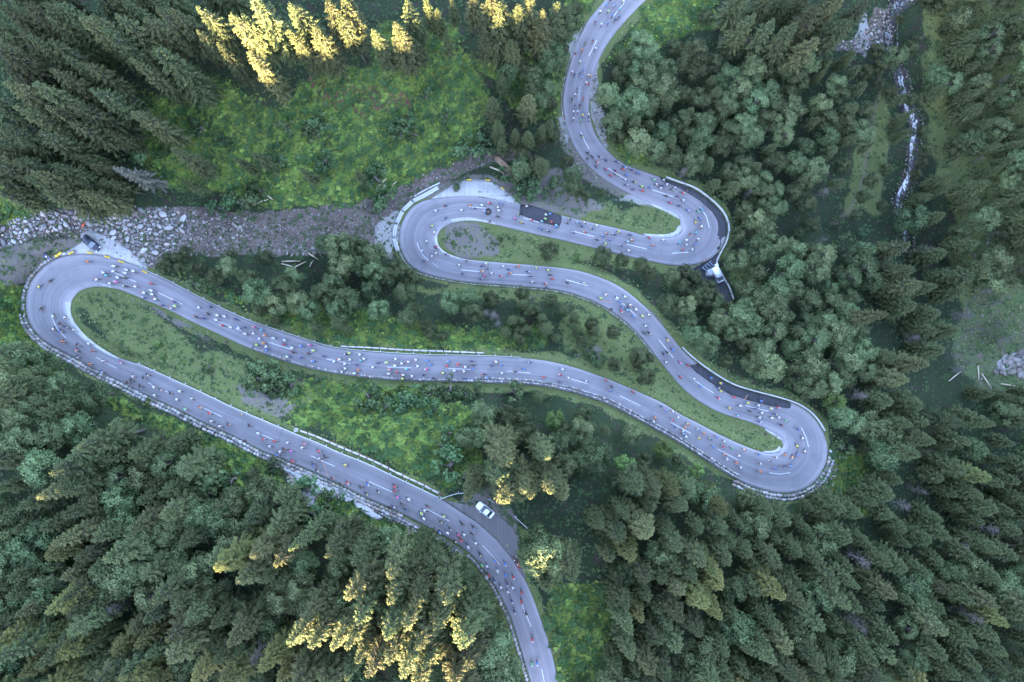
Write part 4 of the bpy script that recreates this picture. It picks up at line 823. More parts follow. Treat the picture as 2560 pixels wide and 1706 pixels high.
barrier('low grey concrete kerb wall behind the parapet beams', resample(PL("1100,458 1075,470 1050,483 1035,493"), 8), .35, .35, sg=4)
BROWNJ = flat('rusty_brown_steel', (.16, .075, .055), .8)
def capped(label, s_, name='low_retaining_wall'):
    line = resample(PL(s_), 10); P = lift3(line, .05); root = obj(name, None, loc=tuple(P[0])); tag(root, label, 'retaining wall', 'low white retaining walls'); Q = P-P[0]
    bm_ = MB(); ribbon(bm_, Q-[0, 0, .3], .42, -.8, .45); obj('wall_core', bm_.mesh('wall_core', [BROWNJ]), root)
    for i in range(0, len(Q)-2, 2):
        a, b = Q[i], Q[min(i+2, len(Q)-1)]; a2 = a+(b-a)*RNG.uniform(.02, .10); b2_ = b-(b-a)*RNG.uniform(.02, .10); mb = MB(); ribbon(mb, np.array([a2, (a2+b2_)/2, b2_]), .33+RNG.uniform(-.05, .06), -.3, .32+RNG.uniform(0, .08)); obj('cap_stone', mb.mesh('cap_stone', [CONCW]), root)
capped('low white retaining wall on the verge above the long middle road', "850,866 934,870 1010,875 1090,878 1210,883")
capped('low white retaining wall with dark joints above the lower left road', "751,1077 790,1091 850,1117 905,1140 950,1160 996,1184 1051,1209 1080,1224 1106,1238")
mb = MB(); mb.torus((0, 0, .35), .38, .10, n=20, plane='xy'); mb.tube([(0, 0, -.3), (0, 0, .3)], .42, n=16)
tag(obj('concrete_shaft', mb.mesh('concrete_shaft', [CONCW]), loc=tuple(W3(741, 1075))), 'round white concrete shaft at the left end of the low retaining wall', 'shaft')
def stonewall(label, line, rows, sz, rise=.0, name='stone_wall', hgt=.5, out=1, limit=290):
    """a drystone wall, each block an object"""
    P0 = lift3(line[:1])[0]; root = obj(name, None, loc=tuple(P0)); tag(root, label, 'stone wall', 'rough stone walls below the road'); cnt_ = 0
    rest = MB()
    core = lift3(offs(line, out*sz*.42*FPX/150), -.1)-P0; mb = MB(); ribbon(mb, core, sz*rows*.95, -.9, -.02 if rise <= 0 else .2); obj('wall_core', mb.mesh('wall_core', [flat('wall_mortar', (.13, .12, .11), .95)]), root)
    for r in range(rows):
        ln = offs(line, out*(r+.0)*sz*.86*FPX/152); P = lift3(ln, hgt+rise*r)-P0; L = np.concatenate([[0], np.cumsum(np.linalg.norm(np.diff(P, axis=0), axis=1))]); s_ = RNG.uniform(0, .4)
        while s_ < L[-1]:
            w = sz*RNG.uniform(.75, 1.5); c = np.array([np.interp(s_+w/2, L, P[:, k]) for k in range(3)]); d = np.array([np.interp(s_+w/2+.3, L, P[:, k]) for k in range(3)])-c
            if cnt_ < limit:
                o = obj('stone', ROCKS[RNG.integers(9)], root, loc=tuple(c+RNG.normal(0, .04, 3)-[0, 0, .3]), rot=(RNG.normal(0, .1), RNG.normal(0, .1), math.atan2(d[1], d[0])+RNG.normal(0, .1))); o.scale = (w*.56, sz*.56*RNG.uniform(.85, 1.1), RNG.uniform(.42, .6)); cnt_ += 1
            s_ += w*.93
e = seg('B', (190, 636), (66, 780)); stonewall('grey stone wall curving round the outside of the left hairpin', offs(e[::-1], -6), 1, .85, out=-1)
e = seg('B', (66, 780), (640, 1120)); stonewall('long rough stone wall below the lower left road, from the left hairpin down', offs(e, 6), 2, .9, out=1)
e = seg('B', (640, 1120), (1010, 1288)); stonewall('rough stone wall along the lower road above the grey gravel patch', offs(e, 6), 2, .85, out=1)
e = seg('B', (900, 1238), (1170, 1380)); stonewall('wide bouldery wall on the slope below the lower road bend', offs(e, 15), 3, .75, rise=-.25, out=1)
e = seg('B', (1170, 1378), (1327, 1706)); stonewall('narrow stone wall following the road to the bottom edge', offs(e, 6), 1, .8, out=1)
e = seg('A', (1180, 962), (621, 871)); stonewall('narrow pale stone wall below the middle road, left part', offs(e[::-1], -5), 1, .7, out=-1)
e = seg('A', (1840, 1198), (1180, 962)); stonewall('pale stone wall below the middle road, right part', offs(e[::-1], -5), 2, .7, out=-1)
e = seg('A', (2069, 1120), (1840, 1198)); stonewall('rough stone rim round the lower right hairpin', offs(e, -6), 2, .95, out=-1)
e = seg('B', (1000, 560), (1050, 684)); stonewall('thin stone edging along the outside of the upper left hairpin', offs(e, 5), 1, .5, out=1, hgt=.25)
e = seg('B', (1050, 684), (1640, 892)); stonewall('thin stone edging below the road after the upper left hairpin', offs(e, 4), 1, .45, out=1, hgt=.22)
e = seg('B', (1470, 62), (1420, 330)); stonewall('thin stone edging on the left of the top road', offs(e, 4), 1, .45, out=1, hgt=.22)
# ------------------------------------------------------------------ boulders in the gully
RIP = PL("-20,585 0,572 40,552 60,541 100,533 130,531 200,521 300,520 400,524 445,528 478,560 470,590 450,610 425,630 395,642 378,668 350,662 336,640 300,606 262,585 215,576 205,570 150,574 110,582 60,604 0,622 -20,628")
pts = []; grid = {}
for r0, tries in ((17, 120), (12, 700), (9, 2200), (6, 4000), (4, 7000)):
    for _ in range(tries):
        x, y = RNG.uniform(-20, 478), RNG.uniform(518, 670); r = r0*RNG.uniform(.7, 1.25)
        if not inpoly(np.array([x]), np.array([y]), RIP)[0] or inpoly(np.array([x]), np.array([y]), PL("405,585 445,580 455,610 420,615 395,600"))[0] and RNG.random() < .7: continue
        if roadnear(x, y)[0] < 10: continue
        ok = True
        for i in range(-1, 2):
            for j in range(-1, 2):
                for (a, b, rr) in grid.get((int(x//16)+i, int(y//16)+j), ()):
                    if (a-x)**2+(b-y)**2 < ((r+rr)*.47)**2: ok = False
        if ok: grid.setdefault((int(x//16), int(y//16)), []).append((x, y, r)); pts.append((x, y, r))
pts.sort(key=lambda t: -t[2])
def joined(name, L, mats, parent=None, zs=.6, sink=.25, label=None, seedm=0):
    data = []
    for m_ in ROCKS:
        nv = len(m_.vertices); v = np.empty(nv*3, np.float32); m_.vertices.foreach_get('co', v); fs = [list(p.vertices) for p in m_.polygons]
        data.append((v.reshape(-1, 3), np.array([f for f in fs if len(f) == 4]), np.array([f for f in fs if len(f) == 3])))
    Vs = []; Q = []; T = []; C = []; o = 0
    for x, y, r in L:
        v, q, t = data[RNG.integers(9)]; p = W3(x, y); s_ = r*(D0-p[2])/FPX/2; a = RNG.uniform(0, 6.28); R_ = np.array([[math.cos(a), -math.sin(a), 0], [math.sin(a), math.cos(a), 0], [0, 0, 1]])
        Vs.append((v*[s_*RNG.uniform(.9, 1.35), s_*RNG.uniform(.75, 1.1), s_*zs])@R_.T+p+[0, 0, s_*(zs-sink)]); Q.append(q+o); T.append(t+o); C.append(np.full(len(v), RNG.random())); o += len(v)
    me = newmesh(name, np.concatenate(Vs), [np.concatenate(Q), np.concatenate(T)], mats, attrs={'tone': np.concatenate(C)})
    return obj(name, me, parent)
n = NT('loose_rubble', .9, .2); tn = n.attr('tone'); c = n.ramp(tn, [(0, (.09, .08, .075)), (.5, (.19, .155, .13)), (.85, (.30, .27, .25)), (.93, (.24, .16, .13)), (1, (.42, .41, .40))]); RUB = n.out(c)
for x, y, r in pts[:300]:
    p = W3(x, y); s_ = r*(D0-p[2])/FPX/2; o = obj('stone', ROCKS[RNG.integers(9)], ground, loc=tuple(p+[0, 0, s_*.25]), rot=(RNG.normal(0, .35), RNG.normal(0, .35), RNG.uniform(0, 6.28))); o.scale = (s_*RNG.uniform(1.0, 1.5), s_*RNG.uniform(.7, 1.05), s_*RNG.uniform(.5, .9))
tag(joined('stones', pts[300:], [RUB], ground), kind='stuff')
def scatter(poly, n_, r0, r1, avoid=6):
    L = []; poly = np.asarray(poly); x0, y0 = poly.min(0); x1, y1 = poly.max(0); X = RNG.uniform(x0, x1, n_*6); Y = RNG.uniform(y0, y1, n_*6); ok = inpoly(X, Y, poly)
    for x, y in zip(X[ok][:n_], Y[ok][:n_]):
        if roadnear(x, y)[0] > avoid: L.append((x, y, r0+(r1-r0)*RNG.random()**3))
    return L
L = []
L += scatter(GULLY[0]*[1, 1], 2600, 1.3, 6)
L += scatter(PL('440,530 520,530 620,540 640,570 600,620 520,640 420,640 470,590'), 500, 3, 10)
L += scatter(PL('-30,590 0,560 60,530 140,520 300,515 480,520 500,600 440,640 380,670 300,610'), 1500, 2, 7)
L += scatter(GULLY[1], 900, 1.6, 9)
L += scatter(PF("600,560 740,560 780,520 860,560 830,580 700,590 600,590"), 900, 2, 7)
L += scatter(PF("1370,60 1390,90 1370,170 1385,260 1400,340 1395,350 1370,300 1350,200 1360,100"), 500, 1.6, 6, 2); L += scatter(PF("1280,265 1320,330 1380,420 1320,400 1290,300"), 350, 1.6, 6, 3)
L += scatter(PL("700,1165 760,1180 830,1215 905,1245 935,1280 955,1292 940,1300 915,1280 880,1255 800,1235 785,1262 765,1268 740,1245 735,1210 715,1190"), 1500, 3, 6.5, 8)
L += scatter(SCREE[0], 500, 1.5, 7); L += scatter(PF("2270,850 2353,800 2440,790 2440,870 2300,860"), 260, 5, 22); L += scatter(PF("1890,1090 1915,1040 1925,1080 1910,1130 1850,1170 1870,1140"), 260, 2, 8, 14)
for M_ in DULL[:4]: L += scatter(M_, 130, 1.3, 3.6, 4)
L += scatter(MEADOW[0], 90, 1.5, 5)
w_ = np.array([[2300,-30],[2241,15],[2226,55],[2224,110],[2228,140],[2248,175],[2258,205],[2266,263],[2290,300],[2285,365],[2281,420],[2262,470],[2248,500],[2263,555],[2268,640]], float); ws = resample(w_, 2)
for x, y in ws[::2]: L.append((x+RNG.normal(0, 11), y+RNG.normal(0, 3), RNG.uniform(1.5, 6)))
for x, y in ws: L.append((x+RNG.choice([-1, 1])*RNG.uniform(15, 20), y+RNG.normal(0, 3), RNG.uniform(1.5, 5)))
tag(joined('rubble', L, [RUB], None), 'loose stones and rubble of the gully, brook and slopes', 'rubble', kind='stuff')
# grey gravel patch below the road
GREYG = asphalt('grey_gravel', (.22, .22, .225), (.34, .34, .345), crisp=.2)
patch('gravel_patch', PL("697,1158 730,1172 760,1180 830,1214 905,1246 935,1280 958,1294 940,1302 915,1284 880,1257 832,1243 805,1235 790,1238 783,1262 765,1269 742,1250 737,1226 748,1206 735,1190 715,1178"), GREYG, .30, None, on='ground', step=5, jag=1.0, kind='structure')
# ------------------------------------------------------------------ the brook: water with white foam
n = NT('brook_water', .18, .6); p = n.wco(); f = n.noise(p, .55, 6, .75, 1.2, mapping=(1.3, .55, 1)); f2 = n.noise(p, 3.5, 4, .75, .5); f3 = n.noise(p, .12, 3, .6); fo = n.math('ADD', n.math('ADD', f, n.math('MULTIPLY', n.math('SUBTRACT', f2, .5), .45)), n.math('MULTIPLY', n.math('SUBTRACT', f3, .52), .6))
c = n.mix(n.ramp(fo, [(.48, 0), (.57, 1)]), (.035, .036, .040), (.82, .84, .86)); c = n.mix(n.ramp(f2, [(.35, .4), (.5, 0)]), c, (.07, .055, .055))
n.link(n.ramp(fo, [(.5, .15), (.6, .8)]), n.b.inputs['Roughness']); n.bump(fo, .6, .3); WATER = n.out(c)
wd = np.interp(np.linspace(0, 1, len(ws)), np.linspace(0, 1, 15), [24, 17, 13, 11, 7, 12, 15, 11, 11, 9, 9, 9, 9, 6, 6])*(1+.18*np.sin(np.arange(len(ws))*.21)+.12*np.sin(np.arange(len(ws))*.57))
KW = 9; V = []
for u in np.linspace(-1, 1, KW): q_ = offs(ws, 0)+np.c_[-np.gradient(ws, axis=0)[:, 1], np.gradient(ws, axis=0)[:, 0]]/np.linalg.norm(np.gradient(ws, axis=0), axis=1)[:, None]*(wd*u*.62)[:, None]; v = W3(q_[:, 0], q_[:, 1], -.95); v[:, 2] += RNG.normal(0, .07, len(v)); V.append(v)
V = np.stack(V, 1).reshape(-1, 3); ii = np.arange(len(V)).reshape(-1, KW); q = np.stack([ii[:-1, :-1], ii[1:, :-1], ii[1:, 1:], ii[:-1, 1:]], -1).reshape(-1, 4)
if np.cross(V[q[5, 1]]-V[q[5, 0]], V[q[5, 3]]-V[q[5, 0]])[2] < 0: q = q[:, ::-1]
tag(obj('brook_water', newmesh('brook_water', V, q, [WATER], smooth=True)), kind='structure')
# drain grates on the road edge
gm = MB(); gm.box((0, 0, .02), (.66, .06, .05)); gm.box((0, .5, .02), (.66, .06, .05)); gm.box((-.3, .25, .02), (.06, .44, .05)); gm.box((.3, .25, .02), (.06, .44, .05))
for i in range(5): gm.box((-.2+.1*i, .25, .02), (.045, .44, .03), 1)
GM = gm.mesh('drain_grate', [BROWNJ, flat('dark_iron', (.04, .03, .03))])
for i, (x, y) in enumerate([(229.5, 920), (427.6, 1017), (614, 1100), (975.5, 1266.5), (1006, 947.5), (1515, 1005), (1530, 771), (1366, 717), (1717.5, 1114.6), (1915, 1082.6), (1224, 557.5), (566, 858)]):
    o = obj('drain_grate', GM, loc=tuple(onroad(x, y, .03)[0]), rot=math.atan2(*(-RT[roadnear(x, y)[1]][::-1]*[1, 1]))*-1); o.scale = (1.1, 1.3, 1)
    tag(o, f"rusty square drain grate, {ordn(i+1)} of those along the lower road edges", 'drain grate', 'drain grates along the road edge')
mm = MB(); mm.tube([(0, 0, 0), (0, 0, .03)], .42, n=18); MMH = mm.mesh('manhole_cover', [BROWNJ, ]); mk = MB(); mk.tube([(0, 0, 0), (0, 0, .02)], .98, n=22); mk.tube([(0, 0, .02), (0, 0, .035)], .38, n=16, m=1)
for lb, (x, y), m_ in (("round rusty manhole cover beside the gravel spur of the top road", (1438.5, 134.5), MMH), ("round rusty manhole cover left of the upper road bend", (1410, 295), MMH), ("round black repair patch with manhole on the upper left hairpin", (1220, 530), mk.mesh('manhole_patch', [flat('black_bitumen', (.035, .035, .04)), BROWNJ]))):
    tag(obj('manhole_cover', m_, loc=tuple(onroad(x, y, .02)[0])), lb, 'manhole cover')
# ------------------------------------------------------------------ felled logs
lm = MB(); lm.tube([(-.5, 0, 0), (0, .012, 0), (.5, 0, 0)], [.032, .027, .02], n=8); LOGM = lm.mesh('log', [REDB]); lm2 = MB(); lm2.tube([(-.5, 0, 0), (0, .01, 0), (.5, 0, 0)], [.028, .024, .016], n=8); LOGP = lm2.mesh('log', [flat('pale_log_wood', (.50, .40, .30), .85)])
def log(a, b, label, mesh=LOGM, grp='felled logs in the pile', z=.25, fat=1.0, name='log'):
    A_, B_ = W3(*a, z), W3(*b, z+.1); d = B_-A_; L_ = np.linalg.norm(d); o = obj(name, mesh, loc=tuple((A_+B_)/2)); o.rotation_euler = Vector(d).to_track_quat('X', 'Z').to_euler(); o.scale = (L_, 8.5*fat, 8.5*fat); tag(o, label, 'log', grp)
for i in range(17):
    t = i/16; x0 = 1236+22*t+RNG.uniform(-3, 3); y0 = 400+6*t-8*(t < .5)+RNG.uniform(-3, 8)
    x1 = 1278+28*RNG.random(); y1 = 446+10*RNG.random()
    log((x0, y0), (x1, y1), f"reddish felled log, {ordn(i+1)} from the left in the log pile above the lay-by", z=.2+.12*(i % 4))
log((1225, 419), (1262, 436), 'long pale peeled log on the left of the log pile', LOGP, z=.7, fat=1.1); log((1258, 436), (1288, 454), 'pale peeled log at the lower end of the log pile', LOGP, z=.8); log((1290, 440), (1312, 457), 'short pale log at the right of the log pile', LOGP)
for lb, a, b, m_ in (("forked fallen trunk in the clearing above the gully", (636, 512), (672, 500), LOGP), ("thin fallen trunk behind the forked one above the gully", (662, 486), (684, 501), LOGP), ("pale fallen trunk on the gully rim, left one", (941, 472), (967, 448), LOGP), ("pale fallen trunk on the gully rim, right one", (955, 474), (964, 464), LOGP), ("fallen stick in the grass left of the upper left hairpin", (978, 469), (992, 455), LOGP),
    ("bleached fallen trunk among the middle shrubs, upper one", (706, 655), (752, 654), LOGP), ("bleached fallen trunk among the middle shrubs, lower one", (704, 660), (742, 671), LOGP), ("bleached fallen trunk among the middle shrubs, crossing one", (722, 678), (766, 655), LOGP), ("short bleached branch at the right of the middle shrubs", (772, 634), (798, 652), LOGP), ("bleached branch leaning at the middle shrubs", (775, 668), (784, 652), LOGP),
    ("orange fallen log by the lower right hairpin", (2016, 1286), (2027, 1276), LOGM), ("orange fallen log in the lower right woods", (1970, 1400), (1978, 1388), LOGM), ("bleached fallen spruce stem on the right slope", (2370, 953), (2400, 929), LOGP), ("long bleached trunk near the pale rock face", (2452, 935), (2478, 976), LOGP), ("upright bleached trunk below the right slope", (2442, 915), (2444, 950), LOGP), ("greyish trunk at the far right edge", (2500, 960), (2570, 972), LOGP), ("fallen trunk in the grove by the upper right hairpin", (1895, 700), (1922, 672), LOGP)):
    log(a, b, lb, m_, grp=None, z=.4, fat=.8, name='fallen_trunk')
# ------------------------------------------------------------------ low plants of the meadows and verges
def herbs(name, polys, n_, mat, s0, s1, avoid=3, label='', blades=5, hgt=.5):
    X = []; Y = []
    for p in polys:
        p = np.asarray(p); x0, y0 = p.min(0); x1, y1 = p.max(0); ar = (x1-x0)*(y1-y0); X.append(p)
    tot = sum((p[:, 0].max()-p[:, 0].min())*(p[:, 1].max()-p[:, 1].min()) for p in X); PXs_ = []
    for p in X:
        a = (p[:, 0].max()-p[:, 0].min())*(p[:, 1].max()-p[:, 1].min()); k = int(n_*a/tot*1.6); q = np.c_[RNG.uniform(p[:, 0].min()-12, p[:, 0].max()+12, k), RNG.uniform(p[:, 1].min()-12, p[:, 1].max()+12, k)]
        w = q+RNG.normal(0, 7, q.shape); q = q[inpoly(w[:, 0], w[:, 1], p) & (q[:, 0] > -60) & (q[:, 0] < 2620) & (q[:, 1] > -60) & (q[:, 1] < 1766)]; PXs_.append(q)
    q = np.concatenate(PXs_)
    # clumping
    cn = np.sin(q[:, 0]*.11+2*np.sin(q[:, 1]*.07))+np.sin(q[:, 1]*.13+2*np.sin(q[:, 0]*.05)); q = q[RNG.random(len(q)) < np.clip(.55+.3*cn, .12, 1)]
    lay = np.zeros(len(q), bool)
    for pp in ("238,634 190,634 150,640 175,625 205,606 200,584 225,577 260,588 300,607 335,634 372,676", "1108,1250 1170,1262 1220,1275 1262,1300 1290,1330 1306,1370 1312,1410 1314,1450 1285,1405 1245,1354 1142,1274", "1110,494 1075,498 1125,468 1165,450 1215,451 1240,461 1262,476 1299,511 1200,492", "697,1158 760,1180 830,1214 905,1246 958,1294 880,1257 783,1262 742,1250 735,1190", "1789,636 1747,664 1700,690 1760,760 1835,780 1800,676"): lay |= inpoly(q[:, 0], q[:, 1], PL(pp))
    q = q[~lay]
    keep = ~inpoly(q[:, 0], q[:, 1], np.vstack([offs(RA, 0)+(RA-RB)/np.linalg.norm(RA-RB, axis=1)[:, None]*avoid, (RB+(RB-RA)/np.linalg.norm(RA-RB, axis=1)[:, None]*avoid)[::-1]])); q = q[keep]
    P = W3(q[:, 0], q[:, 1], .02); m = len(P); s_ = s0+(s1-s0)*RNG.random(m)**2; a0 = RNG.uniform(0, 6.28, m); t0 = np.clip(.5+.28*np.sin(q[:, 0]*.045+1.5*np.sin(q[:, 1]*.03))+.22*np.sin(q[:, 1]*.09+q[:, 0]*.05)+RNG.normal(0, .18, m), 0, 1)
    PP = []; DD = []; LL = []; TT = []; TP_ = []
    for b in range(blades):
        a = a0+6.283*b/blades+RNG.normal(0, .3, m); PP.append(P+np.c_[0*a, 0*a, s_*hgt*.5]); DD.append(np.c_[np.cos(a), np.sin(a), RNG.uniform(.1, .6, m)]); LL.append(s_*RNG.uniform(.7, 1.2, m)); TT.append(t0); TP_.append(np.clip(RNG.uniform(0, 1, m), 0, 1))
    PP = np.concatenate(PP); V, T, ti, tp = cards(PP, np.concatenate(DD), np.concatenate(LL), np.concatenate(LL)*.75, np.array([0, 0, 1.]), np.concatenate(TT), np.concatenate(TP_))
    tag(obj(name, newmesh(name, V, T, [mat], attrs={'tint': ti, 'tip': tp})), label, 'undergrowth', kind='stuff'); return m
HERB = foliage('meadow_herbs', (.036, .095, .022), (.19, .33, .058), (.34, .39, .10), .25); FERN = foliage('forest_undergrowth', (.022, .050, .022), (.055, .105, .038), (.09, .13, .05), .2); DRYG = foliage('dry_verge_grass', (.060, .105, .030), (.16, .20, .065), (.28, .27, .13), .2)
m1_ = herbs('meadow_herbs', MEADOW, 105000, HERB, .16, .55, label='bright green leafy meadow plants in the clearings')
_w = (RB-RA)/np.linalg.norm(RA-RB, axis=1)[:, None]; BANDS = [np.vstack([E_[i:i+60], (E_[i:i+60]+sg_*_w[i:i+60]*24)[::-1]]) for E_, sg_ in ((RA, -1), (RB, 1)) for i in range(0, NS-10, 55)]
m2_ = herbs('verge_grass', BANDS+DULL+SCREE[:1]+BARE[4:6], 60000, DRYG, .12, .34, label='short dull grass tufts of verges and slopes', hgt=.4)
m3_ = herbs('forest_undergrowth', [np.array([[-40, -40], [2600, -40], [2600, 1746], [-40, 1746]])], 60000, FERN, .2, .62, avoid=14, label='dark undergrowth between the trees')
herbs('tall_herb_clumps', MEADOW, 9000, foliage('dark_herb_leaves', (.014, .040, .014), (.045, .105, .030), (.08, .15, .05), .2), .45, 1.25, label='darker leafy clumps in the meadows', blades=7, hgt=.7); herbs('yellow_herb_clumps', MEADOW, 5000, foliage('yellow_herb_leaves', (.12, .19, .03), (.24, .31, .055), (.36, .38, .10), .25), .3, .8, label='yellowish flowering clumps in the meadows', blades=6, hgt=.6)
herbs('rust_herb_clumps', [PF('700,180 860,200 960,220 900,260 760,250'), PF('520,60 640,100 560,180 480,130'), PF('880,200 960,230 940,260')], 1300, foliage('rusty_dry_herbs', (.14, .085, .05), (.24, .16, .08), (.3, .22, .12), .2), .25, .7, label='rusty dry plants at the top of the clearing', blades=6)
print('herbs', m1_, m2_, m3_, 'stones', len(pts), 'rubble', len(L))
# ------------------------------------------------------------------ vehicles
GLASS = flat('car_glass', (.03, .04, .05), .06, .8, var=.02); GLASSL = flat('reflecting_windscreen', (.10, .13, .15), .12, .9, var=.05); TYRE = flat('tyre_rubber', (.02, .02, .02), .8); CHROME = flat('lamp_glass', (.75, .77, .80), .2, .7)
REDL = flat('red_lamp', (.45, .03, .03), .3); BLK = flat('black_plastic', (.025, .025, .03), .6); RIM = flat('alloy_rim', (.45, .45, .46), .35, .6, metal=.7)
def car(name, label, cat, paint, L, Wd, Hh, prof, px, py, hx, hy, glass_front=GLASS, saloon=True, grp=None):
    """prof: list of (x, belt half width factor, z shoulder, z roof or None); front is +x"""
    p = W3(px, py, .06); root = obj(name, None, loc=tuple(p), rot=math.atan2(-hy, hx)); tag(root, label, cat, grp)
    def loft(secs, m):
        mb = MB(); n_ = len(secs[0]); V = np.concatenate([np.array(s_) for s_ in secs]); q = [[i*n_+j, i*n_+(j+1) % n_, (i+1)*n_+(j+1) % n_, (i+1)*n_+j] for i in range(len(secs)-1) for j in range(n_)]
        mb.add(V, q, [], 0)
        for e, sgn in ((0, 1), (len(secs)-1, -1)):
            c = V[e*n_:(e+1)*n_].mean(0); k = mb.n; mb.add([c]); t = [[k, e*n_+(j+1) % n_, e*n_+j] if sgn > 0 else [k, e*n_+j, e*n_+(j+1) % n_] for j in range(n_)]; mb.t.append(np.array(t)); mb.ti += [0]*n_
        return mb
    def sec(x, w, z0, z1, k=.12):   # rounded section ring
        return [(x, -w*.9, z0), (x, -w, z0+.2), (x, -w, z1-k), (x, -w*.86, z1), (x, -w*.45, z1+.03), (x, w*.45, z1+.03), (x, w*.86, z1), (x, w, z1-k), (x, w, z0+.2), (x, w*.9, z0)]
    W2 = Wd/2; secs = [sec(-L/2, W2*.78, .38, .74), sec(-L/2+.12, W2*.93, .28, prof['tail']), sec(-L/2+.7, W2, .24, prof['tail']+.04), sec(0, W2, .22, .93), sec(prof['cowl'], W2, .22, .95), sec(L/2-.55, W2*.97, .24, .80), sec(L/2-.14, W2*.86, .28, .68), sec(L/2, W2*.66, .36, .56)]
    obj('body', loft(secs, paint).mesh('car_body', [paint], smooth=False), root)
    x0, x1, x2, x3 = prof['g']       # rear glass base, roof rear, roof front, windscreen base
    def cap(z, a, b, w): return [(a, -w, z), (b, -w*.97, z), (b, w*.97, z), (a, w, z)]
    mb = MB(); wb, wr = W2*.90, W2*.70; zb, zr = .93, Hh
    V = [(x0, -wb, zb), (x3, -wb*.96, zb), (x3, wb*.96, zb), (x0, wb, zb), (x1, -wr, zr-.05), (x2, -wr, zr-.05), (x2, wr, zr-.05), (x1, wr, zr-.05)]
    mb.add(V, [[0, 1, 5, 4], [3, 7, 6, 2]]); obj('side_windows', mb.mesh('side_windows', [GLASS]), root)
    mb = MB(); mb.add([(x3+.02, -wb*.93, zb+.01), (x3+.10, 0, zb), (x3+.02, wb*.93, zb+.01), (x2+.0, wr*.97, zr-.03), (x2+.05, 0, zr-.01), (x2+.0, -wr*.97, zr-.03)], [[0, 1, 4, 5], [1, 2, 3, 4]]); obj('windscreen', mb.mesh('windscreen', [glass_front]), root)
    mb = MB(); mb.add([(x0-.02, wb*.93, zb+.01), (x0-.06, 0, zb), (x0-.02, -wb*.93, zb+.01), (x1, -wr*.97, zr-.03), (x1-.03, 0, zr-.02), (x1, wr*.97, zr-.03)], [[0, 1, 4, 5], [1, 2, 3, 4]]); obj('rear_window', mb.mesh('rear_window', [GLASS]), root)
    mb = MB(); mb.box(((x1+x2)/2, 0, zr-.02), (x2-x1+.06, wr*2+.06, .07), taper=.93); obj('roof', mb.mesh('roof', [paint]), root)
    for sy in (-1, 1):
        mb = MB(); mb.ell((prof['cowl']-.25, sy*(W2+.10), .98), (.10, .13, .09)); obj('wing_mirror', mb.mesh('wing_mirror', [paint]), root)
        mb = MB(); mb.ell((L/2-.20, sy*W2*.66, .66), (.20, .20, .09)); obj('headlight', mb.mesh('headlight', [CHROME]), root)
        mb = MB(); mb.box((-L/2+.10, sy*W2*.72, .72), (.10, .34, .16)); obj('tail_light', mb.mesh('tail_light', [REDL]), root)
        for sx in (-1, 1):
            mb = MB(); mb.tube([(sx*L*.29, sy*(W2-.24), .32), (sx*L*.29, sy*(W2-.01), .32)], .32, n=16); wh = obj('wheel', mb.mesh('wheel', [TYRE]), root)
            mb = MB(); mb.tube([(sx*L*.29, sy*(W2-.02), .32), (sx*L*.29, sy*(W2+.01), .32)], .20, n=12); obj('rim', mb.mesh('rim', [RIM]), wh)
    if not saloon:
        for sy in (-1, 1): mb = MB(); mb.tube([(x1+.2, sy*wr*.92, zr+.05), (x2-.1, sy*wr*.92, zr+.05)], .025, n=5); obj('roof_rail', mb.mesh('roof_rail', [BLK]), root)
    return root
DARKP = flat('dark_blue_grey_car_paint', (.016, .020, .040), .25, .6, var=.05); WHITEP = flat('white_car_paint', (.80, .81, .83), .3, .6, var=.03)
car('estate_car', 'dark blue-grey estate car parked on the pale gravel above the left hairpin', 'car', DARKP, 4.75, 1.9, 1.52, dict(tail=1.0, cowl=1.15, g=(-2.25, -1.95, .25, 1.05)), 232, 609.5, 71, 60, GLASSL, False)
car('saloon_car', 'white saloon car parked on the dark gravel lay-by under the sunlit spruces', 'car', WHITEP, 4.35, 1.78, 1.42, dict(tail=.90, cowl=.85, g=(-1.62, -.95, .10, .88)), 1213, 1273.5, -68, -54, GLASS, True)
# white van with a crumpled canopy beside it
p = W3(1790, 686, .06); van = obj('delivery_van', None, loc=tuple(p), rot=math.atan2(-34, 17)); tag(van, 'white van parked on the narrow side track, half hidden by leafy crowns', 'van')
mb = MB(); mb.box((-.5, 0, 1.35), (3.1, 1.85, 1.75), taper=.95); obj('cargo_body', mb.mesh('cargo_body', [WHITEP]), van)
mb = MB(); mb.box((1.75, 0, .85), (1.5, 1.8, .95), taper=.92); obj('cab', mb.mesh('cab', [WHITEP]), van)
mb = MB(); mb.add([(2.15, -.78, 1.30), (2.15, .78, 1.30), (1.12, .72, 2.0), (1.12, -.72, 2.0)], [[0, 1, 2, 3]]); mb.add([(1.0, -.86, 1.25), (2.1, -.80, 1.25), (1.1, -.74, 1.95)], t=[[0, 1, 2]]); mb.add([(1.0, .86, 1.25), (2.1, .80, 1.25), (1.1, .74, 1.95)], t=[[0, 2, 1]]); obj('windscreen', mb.mesh('windscreen', [GLASSL]), van)
for sx in (-1.2, 1.6):
    for sy in (-.8, .8): mb = MB(); mb.tube([(sx, sy-.1, .34), (sx, sy+.1, .34)], .34, n=14); obj('wheel', mb.mesh('wheel', [TYRE]), van)
for sy in (-.6, .6): mb = MB(); mb.ell((2.48, sy, .8), (.08, .16, .1)); obj('headlight', mb.mesh('headlight', [CHROME]), van)
